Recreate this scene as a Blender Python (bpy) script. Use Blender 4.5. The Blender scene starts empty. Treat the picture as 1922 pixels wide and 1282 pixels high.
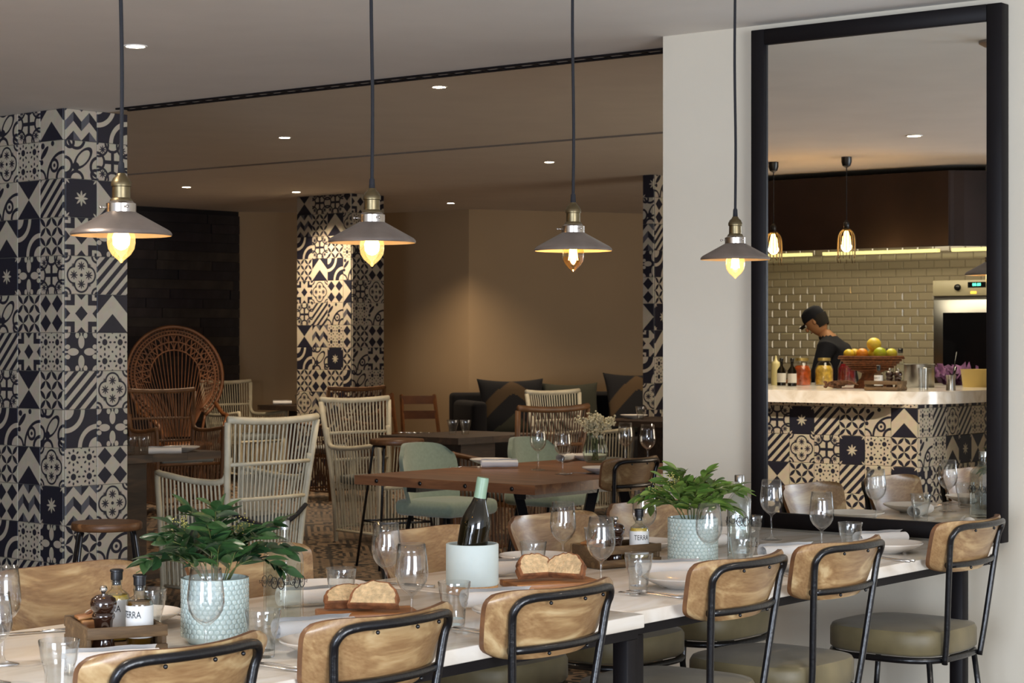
import bpy, bmesh, math, random
from mathutils import Vector, Matrix
random.seed(7)
PI = math.pi
S = bpy.context.scene
COL = S.collection
# ------------------------------------------------------------------ camera, light, exposure
cam = bpy.data.objects.new('camera', bpy.data.cameras.new('camera')); COL.objects.link(cam)
cam.location = (0, 0, 1.41); cam.rotation_euler = (PI/2, 0, 0)
cam.data.lens = 70.43; cam.data.sensor_width = 36; cam.data.clip_end = 100
cam.data.dof.use_dof = True; cam.data.dof.focus_distance = 5.2; cam.data.dof.aperture_fstop = 20
S.camera = cam
S.cycles.transparent_max_bounces = 48; S.cycles.max_bounces = 10; S.cycles.sample_clamp_indirect = 6
S.view_settings.view_transform = 'Standard'; S.view_settings.look = 'None'
S.view_settings.exposure = 0.48; S.view_settings.gamma = 1; S.view_settings.use_curve_mapping = False
W = bpy.data.worlds.new('world'); S.world = W; W.use_nodes = True
W.node_tree.nodes['Background'].inputs[0].default_value = (0.55, 0.62, 0.75, 1)
W.node_tree.nodes['Background'].inputs[1].default_value = 1.1
TH = math.atan2(0.7818, 0.6236)            # direction of the long marble table
D2 = (0.6236, 0.7818); D1 = (-0.7818, 0.6236)
def UV(u, v, z=0.0): return Vector((u*D2[0]+v*D1[0], u*D2[1]+v*D1[1], z))
def area(name, loc, target, sx, sy, power, col):
    l = bpy.data.lights.new(name, 'AREA'); l.shape = 'RECTANGLE'; l.size = sx; l.size_y = sy; l.energy = power; l.color = col
    o = bpy.data.objects.new(name, l); COL.objects.link(o); o.location = loc
    o.rotation_euler = (Vector(target)-Vector(loc)).to_track_quat('-Z', 'Y').to_euler(); return o
# daylight through the glazed street front behind the camera
area('daylight_left', (-2.9, -3.6, 1.25), (-2.2, 8, 2.0), 2.8, 2.3, 400, (0.74, 0.84, 1.0))
area('daylight_right', (3.6, -2.2, 1.25), (0.6, 5, 1.9), 3.0, 2.3, 330, (0.88, 0.93, 1.0))
area('fill_back', (6.0, 12.2, 1.35), (-2, 16, 2.3), 3.2, 2.0, 100, (1.0, 0.86, 0.68))  # unseen warm fill added to brighten the back room and its ceiling
def spot(loc, power, size=110, col=(1.0, 0.78, 0.54), blend=0.8, tilt=(0, 0)):
    l = bpy.data.lights.new('spot_beam', 'SPOT'); l.energy = power*3.0; l.spot_size = math.radians(size); l.spot_blend = blend
    l.color = col; l.shadow_soft_size = 0.04
    o = bpy.data.objects.new('spot_beam', l); COL.objects.link(o); o.location = loc
    o.rotation_euler = (tilt[0], tilt[1], 0); return o
def point(loc, power, col=(1.0, 0.66, 0.34), r=0.02):
    l = bpy.data.lights.new('bulb_glow', 'POINT'); l.energy = power*2.5; l.color = col; l.shadow_soft_size = r
    o = bpy.data.objects.new('bulb_glow', l); COL.objects.link(o); o.location = loc; return o

# ------------------------------------------------------------------ material helpers
def lin(c):
    def f(x):
        x /= 255.0
        return x/12.92 if x <= 0.04045 else ((x+0.055)/1.055)**2.4
    return (f(c[0]), f(c[1]), f(c[2]), 1)
def newmat(name):
    m = bpy.data.materials.new(name); m.use_nodes = True
    return m, m.node_tree, m.node_tree.nodes['Principled BSDF']
def pm(name, c, rough=0.5, metal=0.0, noise=0.0, scale=20, bump=0.0, bscale=60, coat=0.0, sheen=0.0):
    m, nt, b = newmat(name)
    b.inputs['Base Color'].default_value = lin(c); b.inputs['Roughness'].default_value = rough; b.inputs['Metallic'].default_value = metal
    b.inputs['Coat Weight'].default_value = coat; b.inputs['Sheen Weight'].default_value = sheen
    if noise or bump:
        tc = nt.nodes.new('ShaderNodeTexCoord')
    if noise:
        n = nt.nodes.new('ShaderNodeTexNoise'); n.inputs['Scale'].default_value = scale; n.inputs['Detail'].default_value = 4
        nt.links.new(tc.outputs['Object'], n.inputs['Vector'])
        r = nt.nodes.new('ShaderNodeValToRGB'); cc = lin(c)
        r.color_ramp.elements[0].color = tuple(x*(1-noise) for x in cc[:3])+(1,); r.color_ramp.elements[0].position = 0.3
        r.color_ramp.elements[1].color = tuple(min(1, x*(1+noise)) for x in cc[:3])+(1,); r.color_ramp.elements[1].position = 0.7
        nt.links.new(n.outputs[0], r.inputs[0]); nt.links.new(r.outputs[0], b.inputs['Base Color'])
    if bump:
        n2 = nt.nodes.new('ShaderNodeTexNoise'); n2.inputs['Scale'].default_value = bscale; n2.inputs['Detail'].default_value = 3
        nt.links.new(tc.outputs['Object'], n2.inputs['Vector'])
        bp = nt.nodes.new('ShaderNodeBump'); bp.inputs['Strength'].default_value = bump; bp.inputs['Distance'].default_value = 0.004
        nt.links.new(n2.outputs[0], bp.inputs['Height']); nt.links.new(bp.outputs[0], b.inputs['Normal'])
    return m
def pm2(*a, **k):
    m = pm(*a, **k); m.node_tree.nodes['Principled BSDF'].inputs['Specular IOR Level'].default_value = 0.2; return m
def wood(name, c1, c2, c3=None, along=(1, 9, 9), rough=0.42, scale=2.2, coat=0.1, rand=3.0):
    """grained wood: stretched noise with rings, offset for every object"""
    m, nt, b = newmat(name); N = nt.nodes.new; L = nt.links.new
    tc = N('ShaderNodeTexCoord'); oi = N('ShaderNodeObjectInfo')
    mp = N('ShaderNodeMapping'); mp.inputs['Scale'].default_value = along
    sc = N('ShaderNodeVectorMath'); sc.operation = 'SCALE'; sc.inputs[0].default_value = (rand, rand*1.7, rand*2.3); L(oi.outputs['Random'], sc.inputs['Scale'])
    ad = N('ShaderNodeVectorMath'); ad.operation = 'ADD'; L(tc.outputs['Object'], ad.inputs[0]); L(sc.outputs[0], ad.inputs[1])
    L(ad.outputs[0], mp.inputs['Vector'])
    n1 = N('ShaderNodeTexNoise'); n1.inputs['Scale'].default_value = scale; n1.inputs['Detail'].default_value = 3; n1.inputs['Distortion'].default_value = 0.8
    L(mp.outputs[0], n1.inputs['Vector'])
    w = N('ShaderNodeMath'); w.operation = 'MULTIPLY'; w.inputs[1].default_value = 9; L(n1.outputs[0], w.inputs[0])
    fr = N('ShaderNodeMath'); fr.operation = 'SINE'; L(w.outputs[0], fr.inputs[0])
    fr2 = N('ShaderNodeMath'); fr2.operation = 'MULTIPLY_ADD'; fr2.inputs[1].default_value = 0.22; L(fr.outputs[0], fr2.inputs[0]); L(n1.outputs[0], fr2.inputs[2])
    n2 = N('ShaderNodeTexNoise'); n2.inputs['Scale'].default_value = scale*9; n2.inputs['Detail'].default_value = 2; L(mp.outputs[0], n2.inputs['Vector'])
    mx = N('ShaderNodeMath'); mx.operation = 'MULTIPLY_ADD'; mx.inputs[1].default_value = 0.25; L(n2.outputs[0], mx.inputs[0]); L(fr2.outputs[0], mx.inputs[2])
    r = N('ShaderNodeValToRGB'); e = r.color_ramp.elements
    e[0].position = 0.34; e[0].color = lin(c1); e[1].position = 0.82; e[1].color = lin(c2)
    if c3: x = e.new(0.56); x.color = lin(c3)
    L(mx.outputs[0], r.inputs[0]); L(r.outputs[0], b.inputs['Base Color'])
    b.inputs['Roughness'].default_value = rough; b.inputs['Coat Weight'].default_value = coat; b.inputs['Coat Roughness'].default_value = 0.25
    return m
def thin_glass(name, tint=(0.97, 0.98, 0.98), ior=1.5, gain=1.0, edge=0.0):
    m = bpy.data.materials.new(name); m.use_nodes = True; nt = m.node_tree; nt.nodes.clear(); N = nt.nodes.new; L = nt.links.new
    o = N('ShaderNodeOutputMaterial'); mix = N('ShaderNodeMixShader'); t = N('ShaderNodeBsdfTransparent'); g = N('ShaderNodeBsdfGlossy')
    t.inputs[0].default_value = tint+(1,); g.inputs['Roughness'].default_value = 0.02
    f = N('ShaderNodeFresnel'); gm = N('ShaderNodeNewGeometry'); mr = N('ShaderNodeMix')
    mr.inputs['A'].default_value = ior; mr.inputs['B'].default_value = 1/ior; L(gm.outputs['Backfacing'], mr.inputs['Factor']); L(mr.outputs[0], f.inputs[0])
    k = N('ShaderNodeMath'); k.operation = 'MULTIPLY'; k.inputs[1].default_value = gain; k.use_clamp = True
    L(f.outputs[0], k.inputs[0]); L(k.outputs[0], mix.inputs[0]); L(t.outputs[0], mix.inputs[1]); L(g.outputs[0], mix.inputs[2]); L(mix.outputs[0], o.inputs[0])
    return m
def solid_glass(name, tint=(1, 1, 1), rough=0.0):
    m, nt, b = newmat(name); b.inputs['Base Color'].default_value = tint+(1,); b.inputs['Transmission Weight'].default_value = 1
    b.inputs['Roughness'].default_value = rough; b.inputs['IOR'].default_value = 1.45; return m
def emis(name, c, s):
    m, nt, b = newmat(name); b.inputs['Emission Color'].default_value = lin(c); b.inputs['Emission Strength'].default_value = s
    b.inputs['Base Color'].default_value = lin(c); return m

# ---- little expression compiler: pattern formulas -> math nodes
class E:
    nt = None
    def __init__(s, v): s.v = v
    @staticmethod
    def op(o, *a):
        a = [x.v if isinstance(x, E) else x for x in a]
        n = E.nt.nodes.new('ShaderNodeMath'); n.operation = o
        for i, x in enumerate(a):
            if isinstance(x, (int, float)): n.inputs[i].default_value = x
            else: E.nt.links.new(x, n.inputs[i])
        return E(n.outputs[0])
    def __add__(s, o): return E.op('ADD', s, o)
    __radd__ = __add__
    def __sub__(s, o): return E.op('SUBTRACT', s, o)
    def __rsub__(s, o): return E.op('SUBTRACT', o, s)
    def __mul__(s, o): return E.op('MULTIPLY', s, o)
    __rmul__ = __mul__
    def __truediv__(s, o): return E.op('DIVIDE', s, o)
    def __lt__(s, o): return E.op('LESS_THAN', s, o)
    def __gt__(s, o): return E.op('GREATER_THAN', s, o)
    def __or__(s, o): return E.op('MAXIMUM', s, o)
    def __and__(s, o): return E.op('MINIMUM', s, o)
def ab(a): return E.op('ABSOLUTE', a)
def mn(a, b): return E.op('MINIMUM', a, b)
def mxx(a, b): return E.op('MAXIMUM', a, b)
def sq(a): return E.op('SQRT', a)
def md(a, b): return E.op('FLOORED_MODULO', a, b)
def no(a): return 1-a
def hyp(a, b): return sq(a*a+b*b)
def star8(x, y, R):
    r = hyp(x, y); a = E.op('ARCTAN2', y, x); f = ab(md(a+PI/8, PI/4)-PI/8)
    return r < (R-f*(R*1.75))
def ringf(r, R, w): return ab(r-R) < w
def pat(kind, x, y):
    ax, ay = ab(x), ab(y); p, q = mxx(ax, ay), mn(ax, ay); cx, cy = 1-ax, 1-ay
    u, v = ab(md(x, 1)-0.5), ab(md(y, 1)-0.5)            # folded in each quadrant
    if kind == 'star': return no(star8(x, y, 0.42) | star8(cx, cy, 0.34) | (cx+cy < 0.14))
    if kind == 'stripes': return md((x-y)*1.0+0.12, 0.666) < 0.32
    if kind == 'hour': return ax < ay
    if kind == 'chevron': return (y < (0.0-ax)) | (y > (1.0-ax))
    if kind == 'petal': return ab(u-v) < E.op('SINE', (u+v)*PI)*0.17
    if kind == 'diamond': return (u+v) < 0.46
    if kind == 'arcs':
        r = mn(hyp(x+1, y-1), hyp(x-1, y+1)); return ringf(r, 0.75, 0.22) | (r > 1.22)
    if kind == 'dots':
        r = hyp(u, v); a = E.op('ARCTAN2', v, u); f = ab(md(a+PI/8, PI/4)-PI/8)
        px, py = r*E.op('COSINE', f)-0.36, r*E.op('SINE', f)
        return (r < 0.17) | (hyp(px, py*1.5) < 0.085) | (hyp(u-0.5, v-0.5) < 0.06)
    if kind == 'quatrefoil':
        d = hyp(p-0.44, q); c = hyp(cx, cy)
        return (ringf(d, 0.44, 0.05) & (hyp(x, y) > 0.3)) | (star8(p-0.47, q, 0.26)) | ringf(c, 0.32, 0.06) | (c < 0.16) | star8(u*0.7, v*0.7, 0.1) | (hyp(x, y) < 0.09)
    if kind == 'cross':
        d = hyp(p-1.0, q); c = hyp(cx-0.1, cy-0.1)
        return ((q < 0.1) & (p < 0.62)) | ringf(d, 0.46, 0.07) | ringf(c, 0.62, 0.06) | (star8(cx-0.36, cy-0.36, 0.24)) | (hyp(cx, cy) < 0.12)
    if kind == 'flower':
        d = hyp((p-0.52)*0.75, q*1.35); t = hyp((p-0.86)*1.0, (q-0.26)*1.2)
        return no((d < 0.26) | (t < 0.15) | (hyp(cx, cy) < 0.3) | ((q < 0.045) & (p > 0.5)))
    if kind == 'scroll':
        r = hyp(x-1, y+1); r2 = hyp(x-0.25, y+0.3); r3 = hyp(x+0.55, y-0.5)
        return ringf(r, 1.35, 0.08) | ringf(r, 0.55, 0.09) | (ringf(r2, 0.3, 0.08)) | (r2 < 0.1) | (hyp((x+y)*0.5+0.1, (x-y)*1.5+1.5) < 0.32) | (hyp(x+0.75, y-0.75) < 0.16) | (hyp(x+0.85, y+0.1) < 0.14) | (hyp(x-0.1, y-0.85) < 0.14) | ringf(hyp(x+1, y+1), 0.5, 0.07)
    if kind == 'bracket':
        m = mxx(cx, cy)
        return (ax+ay < 0.4) | (mn(hyp(ax-1, ay)*0+(cx+ay), ax+cy) < 0.3) | ((ab(m-0.45) < 0.13)) & (m < 0.6) | (m < 0.16)
    if kind == 'leaf':
        s, t = (x+y)*0.7071, ab(x-y)*0.7071; e = hyp((s-0.15)*0.55, t*1.15)
        return ringf(e, 0.36, 0.06) | ringf(hyp(s+0.95, t-0.5), 0.42, 0.08) | ringf(hyp(s-0.55, t-1.0), 0.5, 0.08) | ringf(hyp(s+0.5, t), 0.16, 0.06) | (hyp(s+1.2, t) < 0.2) | ringf(hyp(s-0.1, t-1.15), 0.25, 0.08)
DARK, LIGHT, MID = (34, 34, 46), (184, 175, 156), (88, 88, 94)
PATS = ['star', 'stripes', 'hour', 'chevron', 'petal', 'diamond', 'arcs', 'dots', 'quatrefoil', 'cross', 'flower', 'scroll', 'bracket', 'leaf', 'cubes']
TM = {}
for k in PATS:
    m, nt, b = newmat('encaustic_'+k); E.nt = nt
    tc = nt.nodes.new('ShaderNodeUVMap'); sp = nt.nodes.new('ShaderNodeSeparateXYZ'); nt.links.new(tc.outputs[0], sp.inputs[0])
    x, y = E(sp.outputs[0])*2-1, E(sp.outputs[1])*2-1
    mix = nt.nodes.new('ShaderNodeMix'); mix.data_type = 'RGBA'; mix.inputs['A'].default_value = lin(LIGHT); mix.inputs['B'].default_value = lin(DARK)
    if k == 'cubes':
        t = ab(md(x, 1)-0.5); w = md(y+t, 1); band = w < 0.5
        par = md(x*2, 2) < 1
        sw = md(y+t, 2) < 1
        dk = ab(par-sw) ; mix2 = nt.nodes.new('ShaderNodeMix'); mix2.data_type = 'RGBA'
        mix2.inputs['A'].default_value = lin(MID); mix2.inputs['B'].default_value = lin(DARK); nt.links.new(dk.v, mix2.inputs['Factor'])
        nt.links.new(mix2.outputs['Result'], mix.inputs['B']); msk = band
    else: msk = pat(k, x, y)
    nt.links.new(msk.v, mix.inputs['Factor'])
    n = nt.nodes.new('ShaderNodeTexNoise'); n.inputs['Scale'].default_value = 5; tcc = nt.nodes.new('ShaderNodeTexCoord'); nt.links.new(tcc.outputs['Object'], n.inputs['Vector'])
    mm = nt.nodes.new('ShaderNodeMix'); mm.data_type = 'RGBA'; mm.blend_type = 'MULTIPLY'; mm.inputs['Factor'].default_value = 0.25
    nt.links.new(mix.outputs['Result'], mm.inputs['A']); nt.links.new(n.outputs['Color'], mm.inputs['B'])
    nt.links.new(mm.outputs['Result'], b.inputs['Base Color']); b.inputs['Roughness'].default_value = 0.42; b.inputs['Specular IOR Level'].default_value = 0.35
    TM[k] = m

MAT = dict(
    ceiling=pm('ceiling_plaster', (226, 222, 216), 0.85, noise=0.03, scale=3),
    ceiling_far=pm('far_ceiling_plaster', (222, 214, 202), 0.85, noise=0.03, scale=3),
    wall=pm('white_wall_paint', (198, 190, 174), 0.8, noise=0.02, scale=2),
    beige=pm('beige_wall_paint', (172, 146, 112), 0.85, noise=0.03, scale=1.5),
    grout=pm('grout', (120, 116, 108), 0.9),
    black=pm('black_painted_steel', (13, 13, 16), 0.32, 0.0, noise=0.2, scale=40, bump=0.25, bscale=90, coat=0.12),
    frame=pm2('black_mirror_frame', (17, 14, 16), 0.55, noise=0.1, scale=8),
    wchair=wood('beech_ply', (130, 96, 62), (190, 164, 122), (168, 137, 95), (1, 14, 7), 0.36, 2.4, 0.25),
    edge=wood('ply_edge', (90, 58, 34), (142, 98, 62), None, (3, 3, 3), 0.5),
    olive=pm('olive_leather', (106, 95, 66), 0.5, noise=0.22, scale=9, bump=0.1, bscale=25, sheen=0.1),
    white_rattan=pm('white_rattan', (196, 188, 164), 0.55, noise=0.12, scale=14),
    brown_rattan=pm('brown_rattan', (104, 70, 40), 0.5, noise=0.3, scale=10),
    honey_rattan=pm('honey_rattan', (104, 64, 34), 0.45, noise=0.3, scale=9),
    tablewood=wood('reclaimed_table_wood', (102, 64, 40), (154, 108, 70), (132, 88, 56), (12, 1, 12), 0.45, 1.3, 0.3, rand=0.2),
    darkwood=wood('dark_table_wood', (40, 29, 21), (82, 61, 43), None, (1, 8, 8), 0.6, 1.5, 0.1),
    stoolwood=wood('stool_seat_wood', (86, 56, 32), (138, 98, 62), None, (1, 8, 8), 0.45, 2.0),
    board=wood('cutting_board_wood', (134, 84, 44), (196, 144, 88), (170, 116, 66), (1, 10, 10), 0.5, 3),
    crate=wood('weathered_crate_wood', (82, 62, 40), (134, 108, 74), None, (1, 9, 9), 0.7, 4, 0),
    mint=pm('mint_fabric', (124, 138, 122), 0.9, noise=0.08, scale=60, sheen=0.3),
    grey_cloth=pm('grey_cushion', (118, 122, 120), 0.9, noise=0.05),
    linen=pm('white_linen', (232, 230, 228), 0.9, bump=0.25, bscale=50),
    china=pm('white_china', (226, 220, 212), 0.12, coat=0.5),
    steel=pm('cutlery_steel', (200, 198, 196), 0.18, 1.0),
    brushed=pm('brushed_steel', (168, 168, 166), 0.32, 1.0),
    socket=pm('antique_brass', (122, 110, 84), 0.38, 1.0, noise=0.15, scale=60),
    collar=pm('pewter_collar', (176, 168, 160), 0.28, 1.0),
    shade_out=pm('pewter_shade', (150, 140, 134), 0.36, 0.85, noise=0.1, scale=20),
    shade_in=pm('shade_inside', (225, 196, 150), 0.35, 0.3),
    cord=pm('black_cord', (20, 20, 26), 0.85),
    pot=pm('celadon_glaze', (192, 208, 204), 0.14, coat=0.6, noise=0.08, scale=30),
    bucket=pm('pale_blue_stoneware', (196, 208, 206), 0.55, noise=0.03),
    cork=pm('cork', (188, 142, 92), 0.9, noise=0.3, scale=220, bump=0.3, bscale=250),
    darkglass=pm('dark_green_bottle', (20, 17, 8), 0.06, coat=0.3),
    foil=pm('green_capsule', (132, 158, 134), 0.4),
    mill=pm('dark_wood_lacquer', (44, 24, 16), 0.14, coat=1.0, noise=0.3, scale=30),
    stopper=pm('black_stopper', (18, 18, 22), 0.4),
    label=pm('white_label', (226, 226, 224), 0.7), ink=pm('black_ink', (28, 28, 30), 0.7),
    oil=pm('yellow_oil', (206, 172, 70), 0.08, coat=1.0), oil2=pm('brown_vinegar', (92, 62, 16), 0.08, coat=1.0),
    soil=pm('potting_soil', (34, 26, 18), 0.95),
    crumb=pm('bread_crumb', (206, 178, 136), 0.9, noise=0.30, scale=70, bump=1.0, bscale=160),
    crust=pm('bread_crust', (128, 82, 50), 0.8, noise=0.45, scale=40, bump=0.9, bscale=70),
    stem=pm('green_stem', (84, 92, 44), 0.6), berry=pm('flower_buds', (168, 158, 84), 0.7),
    hood=pm('dark_hood_panel', (46, 35, 33), 0.36, 0.5, noise=0.25, scale=3),
    sofa=pm('black_sofa_cloth', (17, 16, 19), 0.95), green_cush=pm('dark_green_cushion', (46, 47, 36), 0.95),
    cush_black=pm('black_cushion_cloth', (15, 15, 19), 0.95), cush_brown=pm('brown_cushion_cloth', (74, 57, 35), 0.95), cush_olive=pm('olive_cushion_cloth', (56, 55, 42), 0.95),
    glass=thin_glass('clear_glass', (0.955, 0.96, 0.96), gain=1.9), tglass=thin_glass('tumbler_glass', (0.95, 0.96, 0.96), gain=2.2), bulbglass=thin_glass('amber_bulb_glass', (1.0, 0.88, 0.62), gain=2.2),
    waterglass=thin_glass('bottle_glass', (0.92, 0.95, 0.94), gain=2.0), vaseglass=thin_glass('green_vase_glass', (0.80, 0.89, 0.84), gain=2.0),
    glow=emis('filament_glow', (255, 205, 120), 16), filament=emis('thin_filament', (255, 190, 100), 30), disc=emis('downlight_lens', (255, 236, 205), 22),
    cableglow=emis('cage_bulb_glow', (255, 190, 100), 12),
    skin=pm('skin', (188, 136, 98), 0.55), shirt=pm('dark_uniform', (24, 25, 36), 0.9), hair=pm('dark_hair', (30, 22, 18), 0.7),
    tile_white=pm('cream_metro_tile', (196, 184, 160), 0.10, coat=0.7), striplight=emis('under_hood_light', (226, 214, 140), 1.1),
)
# marble
m, nt, b = newmat('white_marble'); N = nt.nodes.new; L = nt.links.new
tc = N('ShaderNodeTexCoord'); n = N('ShaderNodeTexNoise'); n.inputs['Scale'].default_value = 2.5; n.inputs['Detail'].default_value = 7; n.inputs['Distortion'].default_value = 1.2
mp = N('ShaderNodeMapping'); mp.inputs['Scale'].default_value = (1, 3.5, 3); L(tc.outputs['Object'], mp.inputs[0]); L(mp.outputs[0], n.inputs['Vector'])
r = N('ShaderNodeValToRGB'); e = r.color_ramp.elements; e[0].position = 0.36; e[0].color = lin((212, 202, 188)); e[1].position = 0.62; e[1].color = lin((234, 230, 224))
x = e.new(0.47); x.color = lin((226, 219, 208)); L(n.outputs[0], r.inputs[0]); L(r.outputs[0], b.inputs['Base Color']); b.inputs['Roughness'].default_value = 0.16
MAT['marble'] = m
# leaves
def leafmat(name, c1, c2):
    m, nt, b = newmat(name); oi = nt.nodes.new('ShaderNodeObjectInfo'); r = nt.nodes.new('ShaderNodeValToRGB')
    r.color_ramp.elements[0].color = lin(c1); r.color_ramp.elements[1].color = lin(c2); nt.links.new(oi.outputs['Random'], r.inputs[0]); nt.links.new(r.outputs[0], b.inputs['Base Color'])
    b.inputs['Roughness'].default_value = 0.32; b.inputs['Subsurface Weight'].default_value = 0.0; return m
MAT['leafdark'] = leafmat('dark_glossy_leaf', (24, 50, 30), (58, 88, 46)); MAT['leaflight'] = leafmat('fresh_green_leaf', (58, 88, 34), (112, 136, 60))
# floor: patterned brown encaustic
m, nt, b = newmat('patterned_floor'); E.nt = nt; N = nt.nodes.new; L = nt.links.new
tc = N('ShaderNodeTexCoord'); sp = N('ShaderNodeSeparateXYZ'); mp = N('ShaderNodeMapping'); mp.inputs['Rotation'].default_value = (0, 0, -TH); L(tc.outputs['Object'], mp.inputs[0]); L(mp.outputs[0], sp.inputs[0])
X, Y = E(sp.outputs[0])*5, E(sp.outputs[1])*5
fx, fy = E.op('FLOOR', X), E.op('FLOOR', Y)
x, y = (X-fx)*2-1, (Y-fy)*2-1
cb = N('ShaderNodeCombineXYZ'); L(fx.v, cb.inputs[0]); L(fy.v, cb.inputs[1]); wn = N('ShaderNodeTexWhiteNoise'); L(cb.outputs[0], wn.inputs['Vector'])
rnd = E(wn.outputs['Value'])
acc = pat('arcs', x, y)
for i, kk in enumerate(['stripes', 'petal', 'bracket', 'chevron', 'dots']):
    sel = rnd > (i+1)/6.0; acc = acc*no(sel)+pat(kk, x, y)*sel
mix = N('ShaderNodeMix'); mix.data_type = 'RGBA'; mix.inputs['A'].default_value = lin((128, 106, 84)); mix.inputs['B'].default_value = lin((20, 15, 13)); L(acc.v, mix.inputs['Factor'])
j = ((ab(x) > 0.98) | (ab(y) > 0.98)); mix2 = N('ShaderNodeMix'); mix2.data_type = 'RGBA'; mix2.inputs['B'].default_value = lin((50, 42, 36)); L(mix.outputs['Result'], mix2.inputs['A']); L(j.v, mix2.inputs['Factor'])
L(mix2.outputs['Result'], b.inputs['Base Color']); b.inputs['Roughness'].default_value = 0.42
MAT['floor'] = m

# ------------------------------------------------------------------ mesh helpers
def me(name, V, F, smooth=False, mats=None, idx=None):
    m = bpy.data.meshes.new(name); m.from_pydata([tuple(v) for v in V], [], F); m.update()
    if mats:
        for k in mats: m.materials.append(k)
        if idx: m.polygons.foreach_set('material_index', idx)
    if smooth: m.polygons.foreach_set('use_smooth', [True]*len(m.polygons))
    return m
class MB:
    """collects shapes into one mesh"""
    def __init__(s): s.V = []; s.F = []; s.I = []
    def add(s, V, F, mi=0):
        k = len(s.V); s.V += [Vector(v) for v in V]; s.F += [tuple(i+k for i in f) for f in F]; s.I += [mi]*len(F); return s
    def box(s, c, d, rot=0, mi=0, taper=1.0):
        cx, cy, cz = c; x, y, z = d[0]/2, d[1]/2, d[2]/2; V = []
        for sz, t in ((-1, 1), (1, taper)):
            for sx, sy in ((-1, -1), (1, -1), (1, 1), (-1, 1)):
                px, py = sx*x*t, sy*y*t; V.append((cx+px*math.cos(rot)-py*math.sin(rot), cy+px*math.sin(rot)+py*math.cos(rot), cz+sz*z))
        return s.add(V, [(3, 2, 1, 0), (4, 5, 6, 7), (0, 1, 5, 4), (1, 2, 6, 5), (2, 3, 7, 6), (3, 0, 4, 7)], mi)
    def tube(s, P, r, n=8, closed=False, mi=0, cap=True):
        P = [Vector(p) for p in P]; m = len(P); rs = r if isinstance(r, (list, tuple)) else [r]*m
        t0 = (P[1]-P[0]).normalized(); up = Vector((0, 0, 1)) if abs(t0.z) < 0.9 else Vector((1, 0, 0)); nrm = t0.cross(up).normalized(); V = []
        for i in range(m):
            a = P[(i-1) % m] if (closed or i > 0) else P[i]; c = P[(i+1) % m] if (closed or i < m-1) else P[i]
            t = (c-a).normalized(); nrm = (nrm-t*nrm.dot(t)).normalized(); bn = t.cross(nrm)
            for k in range(n):
                an = 2*PI*k/n; V.append(P[i]+(nrm*math.cos(an)+bn*math.sin(an))*rs[i])
        F = []
        for i in range(m if closed else m-1):
            for k in range(n):
                F.append((i*n+k, i*n+(k+1) % n, ((i+1) % m)*n+(k+1) % n, ((i+1) % m)*n+k))
        if cap and not closed: F.append(tuple(range(n))[::-1]); F.append(tuple((m-1)*n+k for k in range(n)))
        return s.add(V, F, mi)
    def lathe(s, prof, n=24, c=(0, 0, 0), mi=0, sx=1, sy=1, facet=0):
        V = []; F = []; rings = []
        for (r, z) in prof:
            if r < 1e-5: rings.append([len(V)]); V.append((c[0], c[1], c[2]+z))
            else:
                base = len(V); rings.append(list(range(base, base+n)))
                for k in range(n):
                    a = 2*PI*k/n; V.append((c[0]+r*sx*math.cos(a), c[1]+r*sy*math.sin(a), c[2]+z))
        for A, B in zip(rings, rings[1:]):
            if len(A) == 1 and len(B) == 1: continue
            for k in range(n):
                k2 = (k+1) % n
                if len(A) == 1: F.append((A[0], B[k2], B[k]))
                elif len(B) == 1: F.append((A[k], A[k2], B[0]))
                else: F.append((A[k], A[k2], B[k2], B[k]))
        return s.add(V, F, mi)
    def sphere(s, c, r, n=10, m=6, mi=0, sc=(1, 1, 1)):
        return s.lathe_at([(r*math.sin(PI*i/m), -r*math.cos(PI*i/m)) for i in range(m+1)], n, c, mi, sc)
    def lathe_at(s, prof, n, c, mi, sc):
        k = len(s.V); s.lathe(prof, n, (0, 0, 0), mi)
        for i in range(k, len(s.V)):
            v = s.V[i]; s.V[i] = Vector((v.x*sc[0]+c[0], v.y*sc[1]+c[1], v.z*sc[2]+c[2]))
        return s
    def prism(s, P, z0, z1, mi=0, mtop=None):
        n = len(P); V = [(p[0], p[1], z0) for p in P]+[(p[0], p[1], z1) for p in P]
        s.add(V, [tuple(range(n))[::-1]], mi); k = len(s.V)-2*n
        s.F.append(tuple(k+n+i for i in range(n))); s.I.append(mi if mtop is None else mtop)
        for i in range(n): s.F.append((k+i, k+(i+1) % n, k+n+(i+1) % n, k+n+i)); s.I.append(mi)
        return s
    def xf(s, M):
        s.V = [M @ v for v in s.V]; return s
    def mesh(s, name, mats, smooth=False):
        mats = mats if isinstance(mats, (list, tuple)) else [mats]
        return me(name, s.V, s.F, smooth, mats, s.I)
def smoothby(m, ang=40):
    bm = bmesh.new(); bm.from_mesh(m)
    for f in bm.faces: f.smooth = True
    for e in bm.edges:
        if len(e.link_faces) == 2 and e.calc_face_angle(0) > math.radians(ang): e.smooth = False
    bm.to_mesh(m); bm.free(); return m
def bevelled(m, w, seg=2):
    bm = bmesh.new(); bm.from_mesh(m); bmesh.ops.bevel(bm, geom=list(bm.edges), offset=w, segments=seg, affect='EDGES', profile=0.5)
    for f in bm.faces: f.smooth = True
    bm.to_mesh(m); bm.free(); return m
def obj(name, mesh, parent=None, loc=None, rot=None, label=None, kind=None):
    if isinstance(mesh, MB): raise TypeError
    o = bpy.data.objects.new(name, mesh); COL.objects.link(o)
    if parent: o.parent = parent
    if loc is not None: o.location = loc
    if rot is not None: o.rotation_euler = rot
    if label: o['label'] = label
    if kind: o['kind'] = kind
    return o
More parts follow.
